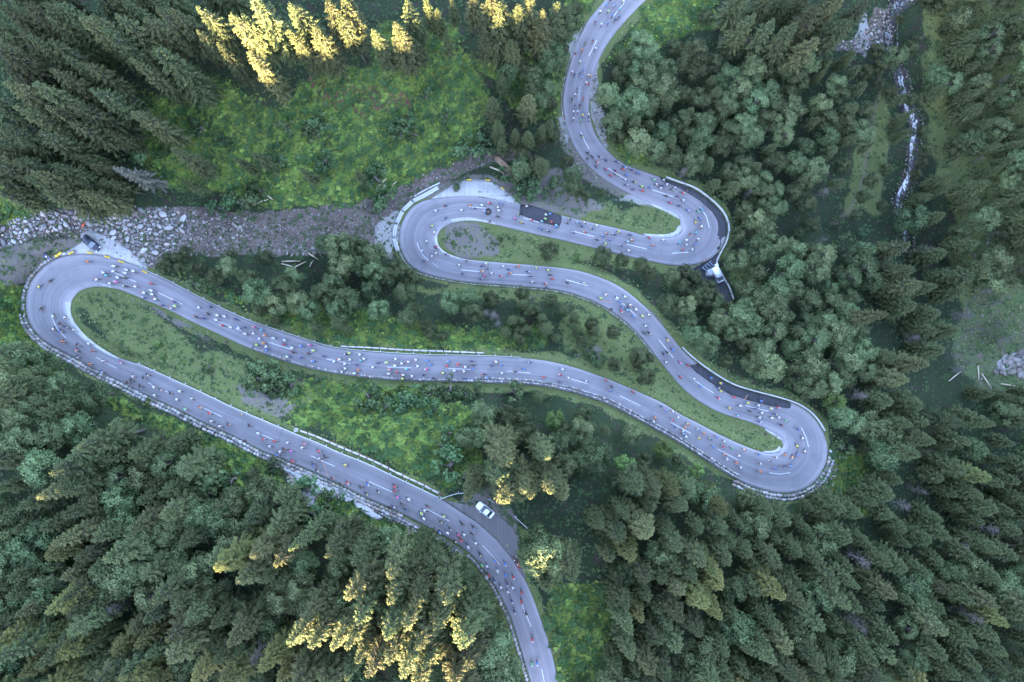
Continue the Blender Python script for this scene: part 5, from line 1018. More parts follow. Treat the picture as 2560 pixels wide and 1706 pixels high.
g_ = np.meshgrid(np.linspace(-1, 1, 22), np.linspace(-1, 1, 22)); r2 = np.hypot(g_[0], g_[1]); zz = 1.5*np.clip(1-r2**3, 0, 1)+RNG.normal(0, .16, r2.shape)*(r2 < .95); V = np.stack([g_[0]*1.35+.08*RNG.normal(size=r2.shape), g_[1]*1.1+.08*RNG.normal(size=r2.shape), zz], -1).reshape(-1, 3); ii = np.arange(484).reshape(22, 22)
cv = obj('crumpled_tarpaulin', newmesh('crumpled_tarpaulin', V, np.stack([ii[:-1, :-1], ii[:-1, 1:], ii[1:, 1:], ii[1:, :-1]], -1).reshape(-1, 4), [flat('white_tarpaulin', (.48, .50, .53), .7, var=.1)]), loc=tuple(W3(1775, 683, .1)), rot=.5); tag(cv, 'crumpled white tarpaulin heap beside the white van', 'tarpaulin')
GAL = flat('blue_grey_barrier_steel', (.30, .38, .48), .5, metal=.3)
bm_ = MB(); bm_.tube([(-1.0, 0, .12), (-1.0, 0, 1.1), (1.0, 0, 1.1), (1.0, 0, .12)], .035, n=6); bm_.tube([(-1, 0, .2), (1, 0, .2)], .03, n=6)
for i in range(11): bm_.tube([(-.9+.18*i, 0, .2), (-.9+.18*i, 0, 1.1)], .014, n=4)
pnl = MB(); pnl.box((0, 0, .65), (1.8, .05, .8)); ft = MB(); ft.box((0, 0, .05), (.12, .95, .06))
BMM, PNM, FTM = bm_.mesh('tubes', [GAL]), pnl.mesh('panel', [GAL]), ft.mesh('foot', [GAL])
for i, (x, y) in enumerate([(1762.5, 672.5), (1768, 668.5), (1774, 663), (1779.5, 659.5)]):
    r_o = obj('crowd_barrier', BMM, loc=tuple(W3(x, y, .12)), rot=-.75+RNG.normal(0, .06)+(1.57 if 0 else 0)); r_o.rotation_euler[0] = .5; tag(r_o, f"blue-grey steel crowd barrier on the side track, {ordn(i+1)} from the left in the row", 'barrier', 'crowd barriers closing the side track')
    obj('panel', PNM, r_o); obj('foot', FTM, r_o, loc=(-.7, 0, 0)); obj('foot', FTM, r_o, loc=(.7, 0, 0))
mb = MB(); mb.box((0, 0, .35), (.9, .7, .7), taper=.9); mb.box((0, 0, .74), (.98, .78, .08)); tag(obj('storage_box', mb.mesh('storage_box', [WHITEP]), loc=tuple(W3(1790, 664, .1)), rot=.4), 'small white storage box by the barrier on the side track', 'box')
YEL = flat('yellow_plastic', (.75, .50, .04), .5); RED_ = flat('red_plastic', (.65, .10, .05), .5)
ym = MB(); ym.box((0, 0, .22), (.62, .34, .44), taper=.85); ym.box((.72, 0, .20), (.60, .34, .40), taper=.85); ym.box((.36, 0, .30), (.2, .12, .1)); YM = ym.mesh('road_block', [YEL])
for i, (x, y, a, lb) in enumerate([(144.8, 640.5, 35, 'at the stone wall end'), (177, 635, 30, 'second from the left above the left hairpin'), (222.6, 632, -8, 'below the dark estate car'), (266, 642, -15, 'right of the dark estate car'), (301.5, 654, -20, 'above the start of the road dashes'), (360, 679, -25, 'at the start of the middle guardrail'), (1170, 451, 5, 'at the left rim of the upper lay-by'), (1216.6, 451, -5, 'at the top rim of the upper lay-by'), (1255, 471, -40, 'at the right rim of the upper lay-by')]):
    o = obj('road_block', YM, loc=tuple(W3(x, y, .12)), rot=math.radians(a)); o.scale = (1.35 if i == 0 else .95,)*3; tag(o, 'yellow plastic road block '+lb, 'road block', 'yellow road blocks beside the hairpins')
mb = MB(); mb.tube([(-.6, 0, .2), (.6, 0, .2)], .2, n=8); tag(obj('plastic_drum', mb.mesh('plastic_drum', [RED_]), loc=tuple(W3(215.6, 564.6, .9)), rot=1.0), 'orange-red plastic drum lying on the boulders of the gully', 'drum')
# ------------------------------------------------------------------ people: one continuous skinned body per pose
SKIN = flat('skin', (.50, .30, .21), .6, var=.05); SHORT = flat('black_shorts', (.02, .02, .025), .8); HAIR = flat('brown_hair', (.08, .05, .03), .9); SHOE = flat('white_shoes', (.6, .6, .6), .6)
def skinned(name, verts, edges, rad, mats, root=0, sub=1, matf=None):
    me = bpy.data.meshes.new(name); me.from_pydata([tuple(v) for v in verts], edges, []); o = bpy.data.objects.new(name, me); COL.objects.link(o)
    sk = o.modifiers.new('s', 'SKIN'); sk.use_smooth_shade = True; o.modifiers.new('u', 'SUBSURF').levels = sub
    for i, r in enumerate(rad):
        d = me.skin_vertices[0].data[i]; d.radius = (r, r) if not hasattr(r, '__len__') else r; d.use_root = (i == root)
    dg = bpy.context.evaluated_depsgraph_get(); dg.update(); m2 = bpy.data.meshes.new_from_object(o.evaluated_get(dg)); m2.name = name
    bpy.data.objects.remove(o); bpy.data.meshes.remove(me); m2.materials.clear()
    for m in mats: m2.materials.append(m)
    if matf:
        co_ = np.empty(len(m2.vertices)*3, np.float32); m2.vertices.foreach_get('co', co_); co_ = co_.reshape(-1, 3)
        mi = [matf(co_[list(p.vertices)].mean(0)) for p in m2.polygons]; m2.polygons.foreach_set('material_index', mi)
    return m2
def rider_pose(up=0.0, wide=1.0):
    V = [(-.22, 0, 1.0), (-.08, 0, 1.12), (.10, 0, 1.25+up*.5), (.24, 0, 1.34+up), (.34, 0, 1.42+up), (.45, 0, 1.50+up),
         (-.22, .10, .98), (.12, .12, .80), (-.02, .11, .42), (.08, .11, .34), (-.22, -.10, .98), (.18, -.12, .92), (.06, -.11, .52), (.17, -.11, .46),
         (.24, .19*wide, 1.33+up), (.40, .27*wide, 1.14+up*.6), (.56, .22*wide, 1.02+up*.2), (.62, .22*wide, 1.0+up*.2), (.24, -.19*wide, 1.33+up), (.40, -.27*wide, 1.14+up*.6), (.56, -.22*wide, 1.02+up*.2), (.62, -.22*wide, 1.0+up*.2), (.40, 0, 1.46+up)]
    E = [(0, 1), (1, 2), (2, 3), (3, 4), (4, 22), (22, 5), (0, 6), (6, 7), (7, 8), (8, 9), (0, 10), (10, 11), (11, 12), (12, 13), (3, 14), (14, 15), (15, 16), (16, 17), (3, 18), (18, 19), (19, 20), (20, 21)]
    R_ = [.15, (.15, .12), (.17, .12), (.16, .11), .065, .095, .10, .075, .05, .04, .10, .075, .05, .04, .07, .05, .036, .036, .07, .05, .036, .036, .08]
    return V, E, R_
def fingers(mb, hands, dirx):
    for (x, y, z), s_ in hands:
        for k in range(4): yy = y+(k-1.5)*.022; l = (.055, .065, .06, .045)[k]; mb.tube([(x, yy, z+.01), (x+dirx*l*.6, yy, z+.012), (x+dirx*l, yy, z-.03)], [.010, .009, .007], n=5)
        mb.tube([(x-.01, y-s_*.045, z), (x+dirx*.03, y-s_*.06, z-.02), (x+dirx*.045, y-s_*.05, z-.035)], [.011, .009, .007], n=5)
def head_bits(mb, c, f=(1, 0)):
    fx, fy = f; sx, sy = -fy, fx; x, y, z = c
    mb.ell((x+fx*.098, y+fy*.098, z-.01), (.018, .018, .024), 0, 6, 4)                                   # nose
    for s_ in (-1, 1): mb.ell((x+fx*.086+sx*s_*.034, y+fy*.086+sy*s_*.034, z+.02), (.012, .012, .009), 1, 6, 4); mb.ell((x+sx*s_*.092, y+sy*s_*.092, z), (.02, .02, .032), 0, 6, 4)
    mb.ell((x+fx*.088, y+fy*.088, z-.05), (.010, .026, .008), 2, 6, 4)
DARKE = flat('eye_dark', (.02, .02, .02)); LIPS = flat('lips', (.45, .18, .15))
def join_mesh(name, m2, mb, mats):
    """append simple shapes to a skinned body so the figure is one mesh"""
    v = np.empty(len(m2.vertices)*3, np.float32); m2.vertices.foreach_get('co', v); v = v.reshape(-1, 3); base = len(m2.materials)
    fq = [list(p.vertices) for p in m2.polygons]; mi = [p.material_index for p in m2.polygons]
    q = [f for f in fq if len(f) == 4]; t = [f for f in fq if len(f) == 3]; iq = [i for f, i in zip(fq, mi) if len(f) == 4]; it = [i for f, i in zip(fq, mi) if len(f) == 3]
    o = len(v); Q = [np.array(q)]+[np.array(a)+o for a in mb.q]; T = ([np.array(t)] if t else [])+[np.array(a)+o for a in mb.t]
    return newmesh(name, np.concatenate([v]+mb.v), [np.concatenate(Q)]+([np.concatenate(T)] if T else []), list(m2.materials)+mats, iq+[i+base for i in mb.qi]+it+[i+base for i in mb.ti], smooth=True)
def rbody():
    V, E, R_ = rider_pose(); m = skinned('rider_body', V, E, R_, [SKIN, SHORT, SHOE], matf=lambda c: 2 if c[2] < .44 and abs(c[1]) > .04 and c[0] > .02 and c[2] < (.40 if c[1] > 0 else .50) else 1 if (c[0] < -.05 and c[2] < 1.12) or (c[2] < 1.0 and c[2] > .70 and c[0] < .12 and abs(c[1]) < .2) else 0)
    mb = MB(); fingers(mb, (((.60, .22, 1.0), 1), ((.60, -.22, 1.0), -1)), 1); head_bits(mb, (.45, 0, 1.50)); return join_mesh('rider_body', m, mb, [SKIN, DARKE, LIPS])
RBODY = rbody()
def jersey(sleeve=True):
    V = [(-.20, 0, 1.04), (-.06, 0, 1.16), (.10, 0, 1.27), (.26, 0, 1.36), (.22, .17, 1.35), (.36, .26, 1.19), (.22, -.17, 1.35), (.36, -.26, 1.19)]; E = [(0, 1), (1, 2), (2, 3), (3, 4), (4, 5), (3, 6), (6, 7)]
    return skinned('jersey', V, E, [(.165, .15), (.185, .14), (.21, .15), (.19, .13), .11, .075, .11, .075], [SHORT])
JERS = jersey()
hm = MB(); hm.ell((.46, 0, 1.545), (.155, .112, .10), 0, 12, 7); hm.ell((.40, 0, 1.54), (.12, .10, .10), 0, 10, 6); HELM = hm.mesh('helmet', [SHORT], smooth=True)
def bike():
    f = MB(); A_ = (-.50, 0, .34); B_ = (.50, 0, .34); bb = (-.06, 0, .28); st = (-.20, 0, .88); hd = (.36, 0, .86); hb = (.40, 0, .74)
    for a, b, r in ((bb, st, .022), (st, hd, .024), (bb, hb, .028), (hd, hb, .024)): f.tube([a, b], r, n=6)
    for s_ in (-.05, .05): f.tube([st, (A_[0], s_, A_[2])], .009, n=4); f.tube([bb, (A_[0], s_, A_[2])], .009, n=4); f.tube([hb, (B_[0], s_, B_[2])], .011, n=4)
    f.tube([st, (-.22, 0, .96)], .014, n=5); f.tube([hd, (.40, 0, .93), (.47, 0, .95)], .016, n=5)
    f.tube([(.47, -.21, .95), (.47, .21, .95)], .014, n=5, m=1)
    for s_ in (-.21, .21): f.tube([(.47, s_, .95), (.57, s_, .96), (.60, s_, .88), (.54, s_, .82), (.47, s_, .82)], .013, n=5, m=1)
    f.tube([(-.06, -.07, .28), (-.06, .07, .28)], .085, n=12, m=1)
    f.tube([(-.06, .09, .28), (.08, .10, .34)], .012, n=4, m=1); f.tube([(-.06, -.09, .28), (-.20, -.10, .22)], .012, n=4, m=1); f.box((.09, .12, .34), (.09, .07, .02), 1); f.box((.17, -.12, .46), (.09, .07, .02), 1)
    sdl = MB(); sdl.box((-.26, 0, .98), (.16, .14, .035), taper=.8); sdl.box((-.13, 0, .98), (.14, .05, .03))
    w = MB(); w.torus((0, 0, 0), .325, .019, 0, 22, 5); w.torus((0, 0, 0), .300, .012, 1, 22, 4); w.tube([(0, -.03, 0), (0, .03, 0)], .02, n=6)
    for i in range(10): a = 6.283*i/10; w.tube([(0, 0, 0), (.30*math.cos(a), 0, .30*math.sin(a))], .003, n=3, cap=False)
    return f.mesh('bicycle_frame', [SHORT, BLK]), sdl.mesh('saddle', [BLK]), w.mesh('wheel', [TYRE, BLK])
BF, BS, BW = bike()
def cmat(n_, c): return flat(n_, c, .6, var=.12)
JC = {'w': ('white', (.56, .57, .60)), 'k': ('black', (.025, .025, .03)), 'b': ('blue', (.05, .18, .50)), 'n': ('navy', (.03, .05, .16)), 'r': ('red', (.48, .04, .05)), 'o': ('orange', (.62, .17, .05)), 'p': ('pink', (.58, .08, .26)), 'y': ('yellow', (.60, .45, .05)),
      'g': ('green', (.05, .42, .16)), 't': ('turquoise', (.07, .40, .50)), 'l': ('lime', (.42, .56, .12)), 'e': ('grey', (.32, .33, .35))}
JM = {k: cmat(v[0]+'_jersey', v[1]) for k, v in JC.items()}
HMAT = [('white', JM['w']), ('white', JM['w']), ('black', JM['k']), ('black', JM['k']), ('black', JM['k']), ('red', JM['r']), ('blue', JM['b']), ('lime', JM['l'])]
FM = [('black', BLK), ('black', BLK), ('black', BLK), ('white', JM['w']), ('red', JM['r']), ('blue', JM['b'])]
RID = [((850, 0), """1845,15,n 1935,22,w 1817,50,b 1875,52,b 1780,92,w 1832,90,l 1908,78,t 1860,118,b 1905,130,n 1878,148,n 1745,165,n 1788,178,w 1828,178,n 1727,292,k 1676,305,k 1745,342,w 1654,355,o 1642,430,w 1587,500,w 1665,490,b 1602,520,n 1636,515,k 1658,535,b 1697,525,w 1719,528,y 1683,573,w 1700,583,r 1622,622,k 1607,655,w 1582,690,k 1662,685,r 1604,735,k 1638,732,k 1596,770,w 1622,770,w 1654,795,l 1694,790,w 1698,820,n 1592,818,w 1645,832,g 1648,940,k
1690,1055,k 1722,1080,k 1772,1080,k 1694,1098,k 1814,1105,n 1757,1118,o 1888,1115,n 1748,1145,n 1942,1150,b 1930,1165,r 1812,1165,p 1877,1175,k 1990,1172,n 1886,1203,e 1845,1208,r 2032,1195,b 1955,1205,b 1947,1232,w 1950,1272,n 2005,1252,k 2060,1282,l 1998,1302,n 2063,1308,r 2118,1290,b 2140,1235,g 2158,1270,w 2207,1238,w 2190,1292,w 2202,1278,n 2232,1265,w 2262,1305,k 2285,1290,w 2225,1348,k 2303,1350,n 2338,1328,r 2340,1378,w 2252,1393,r 2315,1415,n
722,1415,k 658,1447,w 892,1412,o 975,1413,w 1023,1398,r 1103,1398,b 1080,1425,w 1090,1448,w 918,1432,n 833,1442,w 720,1500,n 1080,1487,k 993,1455,b 1278,1418,w 1230,1470,k 1196,1502,p 1240,1528,y 1310,1512,r 1382,1522,t 1405,1500,l 1410,1473,w 1440,1462,b 1447,1525,r 1572,1503,k 1550,1530,k 1625,1530,b 1668,1526,w 1480,1552,t 1650,1555,n 1755,1548,w 635,1552,l"""),
((1700, 0), "35,1305,k 15,1328,o 15,1380,w 45,1445,b 115,1455,g 142,1440,t 128,1502,b 97,1527,y 137,1552,w"),
((1700, 568), "100,40,t 62,52,k 118,85,w 38,92,w 100,122,b 38,125,w 78,157,w 12,157,r"),
((850, 568), """1370,18,b 1425,35,n 1470,8,b 1590,42,n 1672,40,r 1655,2,n 1720,15,n 1818,52,r 1870,57,n 1903,38,y 1795,66,b 1753,90,k 1837,95,b 1978,58,n 1993,95,o 1965,105,w 1813,117,l 1918,128,n 2108,78,r 2135,130,o 2208,95,w 1972,165,w 2318,112,t 2335,157,r
648,38,w 598,100,w 672,135,r 655,145,k 660,180,w 563,165,w 632,203,w 732,190,n 580,237,n 872,235,k 815,265,w 997,255,w 972,270,n 1015,290,n 972,308,o 1037,320,w 842,322,k 988,338,p 967,355,n 1112,270,w 1155,295,n 1100,338,r 1160,322,r 1218,272,o 1283,307,n 1305,338,n 1343,270,l 1422,295,l 1436,332,k 1450,358,r 1313,380,w 1402,390,r 1553,385,k 1660,385,e
1812,465,w 1775,490,l 1942,477,w 1890,485,w 1908,515,b 1922,548,n 1920,577,r 1960,570,t 1980,532,w 2018,562,w 1965,548,k 2060,608,l 2107,600,w 2000,618,b 2085,675,w 2075,725,k 2107,725,k 2235,772,y 2265,840,b 2232,858,k 2205,868,k 2222,925,w 2318,928,p 2320,1025,r
2190,1223,n 2220,1257,b 2268,1262,w 2150,1303,o 2140,1325,w 2268,1315,r 2305,1300,w 2280,1360,n 2340,1390,w 2342,1415,b 1997,1127,r 1853,1088,k 1840,1117,b 1815,1045,r 1680,1050,w 1560,1030,w 1505,1012,r 1500,1055,n 1392,1025,r 1520,972,w 1297,922,n 1258,970,b 1198,988,k 1107,1000,w 1068,923,w 1102,945,b 1035,948,n 1008,1030,b 985,1007,k 903,915,n 912,943,k 908,970,b 860,955,w 850,985,w 855,1033,n 812,940,r 785,982,w 745,918,b 733,950,r 707,1000,l 600,915,b 622,942,b 535,952,w 595,978,p 637,1033,k 573,1012,k 497,1018,w 437,1012,w 433,1035,l 523,908,w 472,920,w 427,932,w 460,972,t 385,905,w 383,948,w 325,927,l 268,928,n 348,975,p 340,1000,w 395,993,r 230,957,w 170,900,w 147,915,t 140,870,w 118,943,n 133,977,o 108,1000,w 70,862,l 50,873,k 75,907,w 40,935,w 42,967,w 20,990,w"""),
((1700, 568), """45,945,r 90,1035,w 135,1087,b 203,1027,b 268,1062,y 248,1095,n 270,1120,y 252,1167,r 358,1160,r 328,1235,y 400,1220,w 453,1200,l 543,1187,b 525,1217,w 385,1287,t 467,1257,k 505,1242,n 548,1270,w 610,1237,l 658,1228,r 533,1298,w 615,1300,w 638,1275,n 663,1303,w 530,1328,n 712,1322,g 682,1352,k 790,1380,n 822,1440,w 788,1492,y 840,1527,w 788,1550,b 705,1550,o
50,1342,o 28,1365,o 118,1383,b 12,1393,w 35,1430,w 155,1410,o 125,1440,y 200,1448,n 240,1430,b 295,1462,w 218,1500,b 288,1495,r 348,1510,g 430,1520,o 530,1548,b 300,1552,r"""),
((1700, 1136), "755,12,o 783,5,g 650,18,w 603,42,k 542,57,w 742,73,b 695,75,n 640,92,b 540,115,o 313,30,w 378,52,o 405,87,w 395,8,w"),
((0, 568), """2330,905,w 2293,918,w 2222,887,n 2155,848,l 2130,808,p 2072,815,b 2120,865,k 2153,917,b 2070,893,n 2010,825,w 2015,858,k 1978,883,w 1957,775,w 1950,800,r 1885,757,w 1828,742,o 1798,703,t 1752,688,p 1747,725,w 1787,762,w 1768,805,l 1818,795,o 1833,817,w 1838,840,b 1693,730,w 1685,688,n 1645,692,w 1592,687,w 1535,677,r 1627,633,n 1553,612,w 1503,605,w 1497,637,w 1437,598,k 1455,548,k 1375,550,w 1408,628,n 1355,617,k 1215,543,l 1210,513,n 1187,560,e 1127,543,n 1078,495,w 1003,492,n 1058,465,w 1055,437,w 1003,455,w 1052,390,r 945,407,w 880,408,k 768,390,w 815,378,p 825,348,w 880,350,k 745,335,t 727,315,w 795,307,w 800,272,w 877,320,w 885,295,w 930,308,w 680,360,w 620,240,o 365,370,k 288,410,y 308,560,k 383,610,w 465,620,w 428,668,k 470,685,k 388,697,w 435,710,b 530,700,w 450,782,o 550,805,k 625,795,w 543,840,p 652,848,r 548,887,k 632,935,o 723,915,w 843,925,p 715,988,b
925,1017,e 1025,1010,k 1000,1030,k 912,1045,k 887,1062,k 975,1088,k 1070,1088,w 1113,1110,k 1180,1133,k 1072,1150,w 1243,1120,w 1220,1180,w 1325,1172,w 1280,1240,g 1380,1232,r 1445,1268,r 1460,1325,w 1518,1358,w 1575,1345,k 1718,1355,k 1775,1405,w 1813,1447,r 1888,1460,r 1855,1493,w 1975,1470,w 2093,1473,o 2075,1505,w 2000,1527,p 1950,1515,k 1925,1535,w 2190,1525,r 1908,1550,b"""),
((0, 1136), "2230,12,k 2190,25,w 2012,37,r 2152,63,n 2178,105,k 2280,157,k 2340,195,k"),
((850, 1136), """42,68,y 25,198,k 58,190,r 148,215,k 198,197,b 185,262,k 265,248,k 380,212,r 380,243,r 397,287,p 475,300,w 428,335,k 370,348,n 453,373,k 602,348,k 583,380,w 560,397,l 575,432,w 715,418,l 690,452,k 833,465,k 912,488,k 755,498,k 685,522,b 737,530,w 813,542,p 853,540,w 898,535,k 830,577,r 787,583,k 932,597,w 880,622,w 960,670,k 1060,722,b 1128,740,b 973,745,g 1008,755,w 1078,785,w 1132,813,b 1183,830,r 1018,817,r 1055,852,n 1143,872,n 1100,900,w 1182,900,w 1147,930,w 1242,933,r 1172,992,n 1243,992,r 1193,1060,n 1273,1078,k 1317,1250,r 1310,1415,g 1345,1412,b""")]
STR = [(0, 'the top road'), (300, 'the upper road bend'), (520, 'the descent to the upper hairpin'), (800, 'the upper right hairpin'), (960, 'the black patch straight'), (1390, 'the upper left hairpin'), (1640, "the exit of the upper left hairpin"), (2070, 'the diagonal middle road'), (2560, 'the black crescent stretch'), (2920, 'the lower right hairpin'), (3180, "the middle road's right end"), (3620, "the middle road's centre right"), (3860, 'the middle road\'s centre'), (4130, "the middle road's centre left"), (4450, "the middle road's left end"), (4760, 'the left hairpin'), (5100, "the lower road's upper part"), (5480, "the lower road's centre"), (5800, 'the road above the gravel patch'), (6050, 'the bend below the white saloon'), (6350, 'the bottom road')]
riders = []
for (ox, oy), s_ in RID:
    for t in s_.split():
        a, b, c = t.split(','); x, y = ox+float(a)*.3655, oy+float(b)*.3655; d, k = roadnear(x, y)
        if any((x-r[0])**2+(y-r[1])**2 < 20 for r in riders): continue
        if d > -4:    # keep just inside the asphalt
            v = RC[k]-np.array([x, y]); v /= np.linalg.norm(v)+1e-9; x, y = np.array([x, y])+v*(d+5)
        riders.append([x, y, c, k])
riders.sort(key=lambda r: -r[3]); NR = len(riders); print('RIDERS', NR)
def stretch(k):
    s_ = k*5.0; nm = STR[0][1]
    for a, b in STR:
        if s_ >= a: nm = b
    return nm
cntr = {}
for r in sorted(riders, key=lambda r: r[3]): r.append(stretch(r[3])); key = (r[2], r[4]); cntr.setdefault(key, []).append(r)
for key, L in cntr.items():
    L.sort(key=lambda r: (r[0] if 'top road' not in key[1] and 'bottom' not in key[1] and 'hairpin' not in key[1] and 'bend' not in key[1] else r[1]))
    for i, r in enumerate(L): r.append((ordn(i+1)+(' from left' if 'top road' not in key[1] and 'bottom' not in key[1] and 'hairpin' not in key[1] and 'bend' not in key[1] else ' from top')) if len(L) > 1 else 'the only one')
JWRD = {'n': 'dark blue'}
def place_r(x, y, k):
    p = onroad(x, y, .0)[0]; t = RT[k]; k2 = min(k+2, NS-1); k1 = max(k-2, 0); slope = (RZs[k2]-RZs[k1])/(5*(k2-k1)*(D0-RZ[k])/FPX)
    return p, math.atan2(-t[1], t[0])+RNG.normal(0, .09), -math.atan(slope)
for n_r, (x, y, c, k, st, od) in enumerate(riders):
    p, yaw, pit = place_r(x, y, k); hn, hmt = HMAT[RNG.integers(len(HMAT))]; fn, fmt = FM[RNG.integers(len(FM))]; jn = JWRD.get(c, JC[c][0])
    E_ = (RNG.normal(0, .05), pit, yaw); s_ = RNG.uniform(.98, 1.08)
    if n_r < 310:
        who = f"{jn}-clad, {od} on {st}" if od != 'the only one' else f"{jn}-clad, the only one on {st}"
        o = obj('person', RBODY, loc=tuple(p), rot=E_, scale=s_); tag(o, f"cyclist in a {jn} top, {od} on {st}", 'person', 'cyclists riding up the hairpin road')
        j = obj('jersey', JERS, o); j.material_slots[0].link = 'OBJECT'; j.material_slots[0].material = JM[c]
        h = obj('helmet', HELM, o); h.material_slots[0].link = 'OBJECT'; h.material_slots[0].material = hmt
        if hn != 'white': h['label'] = hn+' helmet'
        b = obj('bicycle', BF, loc=tuple(p), rot=E_, scale=s_); b.material_slots[0].link = 'OBJECT'; b.material_slots[0].material = fmt; tag(b, f"bicycle of the {jn}-topped cyclist, {od} on {st}", 'bicycle', 'bicycles ridden up the hairpin road')
        obj('saddle', BS, b); obj('wheel', BW, b, loc=(-.5, 0, .34)); obj('wheel', BW, b, loc=(.5, 0, .34))
    else:
        r_o = riders[n_r]; r_o += [p, E_, s_, JM[c], hmt]
rest = riders[310:]
if rest:
    mats_ = []; tot = {}
    def bake(objs, name, label, cat):
        Vs = []; polys = []; mi = []; ml = []; o_ = 0; Q = []; T = []; iq = []; it = []
        for me_, M_, mats in objs:
            nv = len(me_.vertices); v = np.empty(nv*3, np.float32); me_.vertices.foreach_get('co', v); v = v.reshape(-1, 3); R_ = np.array(M_.to_3x3()); v = v@R_.T+np.array(M_.translation); Vs.append(v)
            for m in mats:
                if m not in ml: ml.append(m)
            for p_ in me_.polygons:
                f = [a+o_ for a in p_.vertices]; m = ml.index(mats[min(p_.material_index, len(mats)-1)])
                (Q if len(f) == 4 else T).append(f); (iq if len(f) == 4 else it).append(m)
            o_ += nv
        tag(obj(name, newmesh(name, np.concatenate(Vs), [np.array(Q), np.array(T)], ml, iq+it)), label, cat, kind='stuff')
    from mathutils import Euler
    P_, B_ = [], []
    for r in rest:
        M_ = Matrix.Translation(Vector(r[6])) @ Euler(r[7]).to_matrix().to_4x4() @ Matrix.Scale(r[8], 4)
        P_ += [(RBODY, M_, list(RBODY.materials)), (JERS, M_, [r[9]]), (HELM, M_, [r[10]])]; B_ += [(BF, M_, [BLK, BLK]), (BS, M_, [BLK])]
        for wx_ in (-.5, .5): B_.append((BW, M_ @ Matrix.Translation((wx_, 0, .34)), [TYRE, BLK]))
    bake(P_, 'distant_cyclists', 'the more distant cyclists on the upper part of the road', 'people'); bake(B_, 'distant_bicycles', 'bicycles of the more distant cyclists on the upper road', 'bicycles')
# standing people
def standing():
    V = [(0, 0, .95), (0, 0, 1.1), (0, 0, 1.3), (.0, 0, 1.43), (0, 0, 1.52), (.02, 0, 1.62), (.03, 0, 1.70), (0, .10, .90), (.03, .11, .5), (0, .12, .10), (.12, .13, .04), (0, -.10, .90), (-.02, -.11, .5), (-.03, -.12, .10), (.09, -.13, .04), (0, .19, 1.40), (.02, .26, 1.14), (.12, .26, .93), (.16, .26, .86), (0, -.19, 1.40), (.02, -.26, 1.14), (.12, -.26, .93), (.16, -.26, .86)]
    E = [(0, 1), (1, 2), (2, 3), (3, 4), (4, 5), (5, 6), (0, 7), (7, 8), (8, 9), (9, 10), (0, 11), (11, 12), (12, 13), (13, 14), (3, 15), (15, 16), (16, 17), (17, 18), (3, 19), (19, 20), (20, 21), (21, 22)]
    R_ = [.14, (.14, .11), (.16, .12), (.13, .10), .06, .10, .085, .10, .07, .05, .045, .10, .07, .05, .045, .075, .05, .036, .036, .075, .05, .036, .036]
    m = skinned('standing_body', V, E, R_, [SKIN, SHORT, SHOE], matf=lambda c: 2 if c[2] < .14 else 1 if c[2] < .98 and abs(c[1]) < .22 else 0)
    mb = MB(); fingers(mb, (((.16, .26, .86), 1), ((.16, -.26, .86), -1)), .6); head_bits(mb, (.03, 0, 1.66)); mb.ell((.01, 0, 1.72), (.11, .10, .075), 3, 10, 6)
    b = join_mesh('standing_body', m, mb, [SKIN, DARKE, LIPS, HAIR])
    V = [(0, 0, 1.0), (0, 0, 1.15), (0, 0, 1.30), (0, 0, 1.42), (0, .17, 1.40), (.01, .24, 1.22), (0, -.17, 1.40), (.01, -.24, 1.22)]; E = [(0, 1), (1, 2), (2, 3), (3, 4), (4, 5), (3, 6), (6, 7)]
    j = skinned('jacket', V, E, [(.16, .14), (.17, .14), (.19, .15), (.14, .11), .105, .075, .105, .075], [SHORT]); return b, j
SB, SJ = standing()
def person(x, y, a, c, label, road_=False):
    o = obj('person', SB, loc=tuple(W3(x, y, .12)), rot=a); tag(o, label, 'person'); j = obj('jacket', SJ, o); j.material_slots[0].link = 'OBJECT'; j.material_slots[0].material = JM[c]; return o
person(1268.5, 1361, 2.6, 'l', 'marshal in a lime vest standing alone on the dark gravel lay-by'); person(1293, 1387, 2.4, 'l', 'marshal in a lime vest standing just above the parked red motorcycles')
person(1754, 655, 2.0, 'k', 'person in black standing at the start of the side track, left of two'); person(1759.5, 652, 2.2, 'w', 'person in white standing at the start of the side track'); person(1767.5, 647, 2.2, 'r', 'person in red standing nearest the fork of the side track'); person(1746, 663, 1.8, 'b', 'person in blue standing by the trees at the side track')
person(609, 1035, -1.2, 'y', 'person in yellow standing at the guardrail of the lower left road')
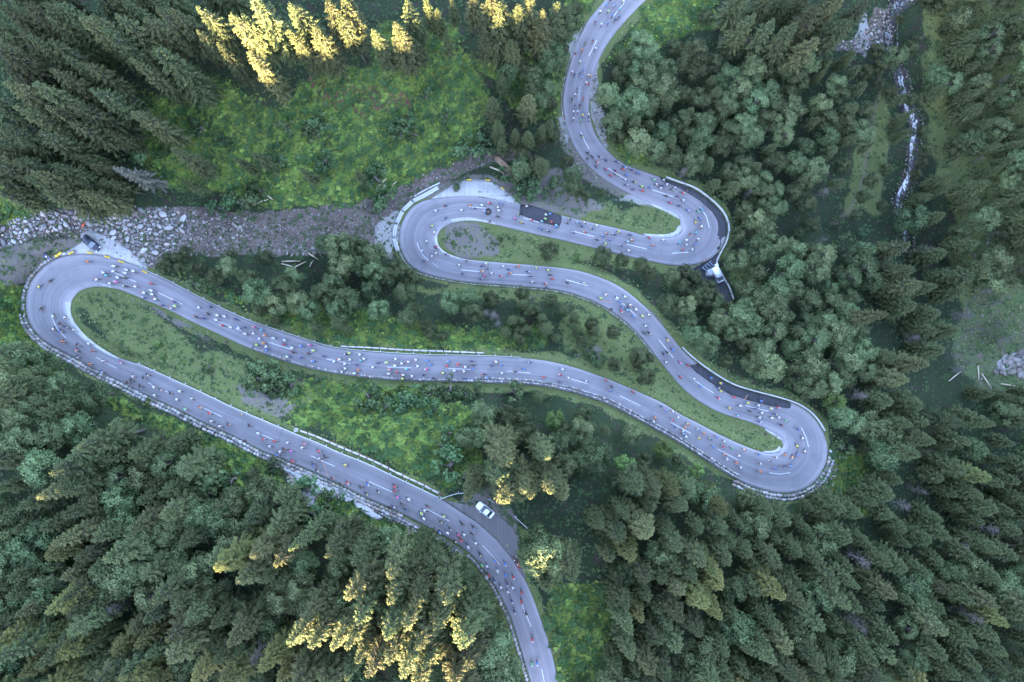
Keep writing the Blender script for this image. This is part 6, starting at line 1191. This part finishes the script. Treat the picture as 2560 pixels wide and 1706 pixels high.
# motorcycles
MRED = flat('red_motorcycle_paint', (.45, .03, .05), .3, .6); MBLU = flat('blue_motorcycle_paint', (.03, .07, .35), .3, .6)
def motorcycle(x, y, a, paint_, label, riderc=None):
    root = obj('motorcycle', None, loc=tuple(W3(x, y, .12)), rot=a); tag(root, label, 'motorcycle')
    for wx_ in (-.72, .75): w = MB(); w.torus((wx_, 0, .32), .26, .07, 0, 18, 6); w.tube([(wx_, -.06, .32), (wx_, .06, .32)], .06, n=8, m=1); obj('wheel', w.mesh('wheel', [TYRE, RIM]), root)
    b = MB(); b.ell((.18, 0, .86), (.32, .19, .17)); b.box((.05, 0, .5), (.6, .3, .34), taper=.8); b.ell((.52, 0, .92), (.26, .22, .2)); obj('fairing', b.mesh('fairing', [paint_]), root)
    s_ = MB(); s_.box((-.35, 0, .82), (.72, .28, .10), taper=.85); obj('seat', s_.mesh('seat', [BLK]), root)
    for sy in (-1, 1): s_ = MB(); s_.box((-.60, sy*.30, .68), (.5, .20, .34), taper=.9); obj('pannier', s_.mesh('pannier', [paint_]), root)
    s_ = MB(); s_.tube([(.45, -.38, 1.02), (.52, -.15, 1.05), (.52, .15, 1.05), (.45, .38, 1.02)], .022, n=5); s_.tube([(.50, 0, 1.03), (.75, 0, .34)], .035, n=6); obj('handlebar', s_.mesh('handlebar', [BLK]), root)
    s_ = MB(); s_.add([(.66, -.16, 1.02), (.66, .16, 1.02), (.50, .13, 1.30), (.50, -.13, 1.30)], [[0, 1, 2, 3]]); obj('windshield', s_.mesh('windshield', [GLASSL]), root)
    s_ = MB(); s_.ell((.78, 0, .88), (.06, .10, .08)); obj('headlight', s_.mesh('headlight', [CHROME]), root)
    if riderc:
        o = obj('person', RBODY, loc=tuple(W3(x, y, .16)), rot=a, scale=1.02); tag(o, f"motorcyclist in a {JC[riderc][0]} jacket with a white helmet on the {label.split(' motorcycle')[0]} motorcycle", 'person'); j = obj('jersey', JERS, o); j.material_slots[0].link = 'OBJECT'; j.material_slots[0].material = JM[riderc]
        h = obj('helmet', HELM, o, scale=(1.0, 1.0, 1.0)); h.material_slots[0].link = 'OBJECT'; h.material_slots[0].material = JM['w']
motorcycle(1289.5, 1400, math.radians(-50+180), MRED, 'upper red motorcycle on the gravel beside the lower road', 'k'); motorcycle(1297, 1410, math.radians(-55+180), MRED, 'lower red motorcycle on the gravel beside the lower road', 'r')
motorcycle(124, 643, math.radians(-25), MBLU, 'blue motorcycle parked by the wall above the left hairpin', 'w')
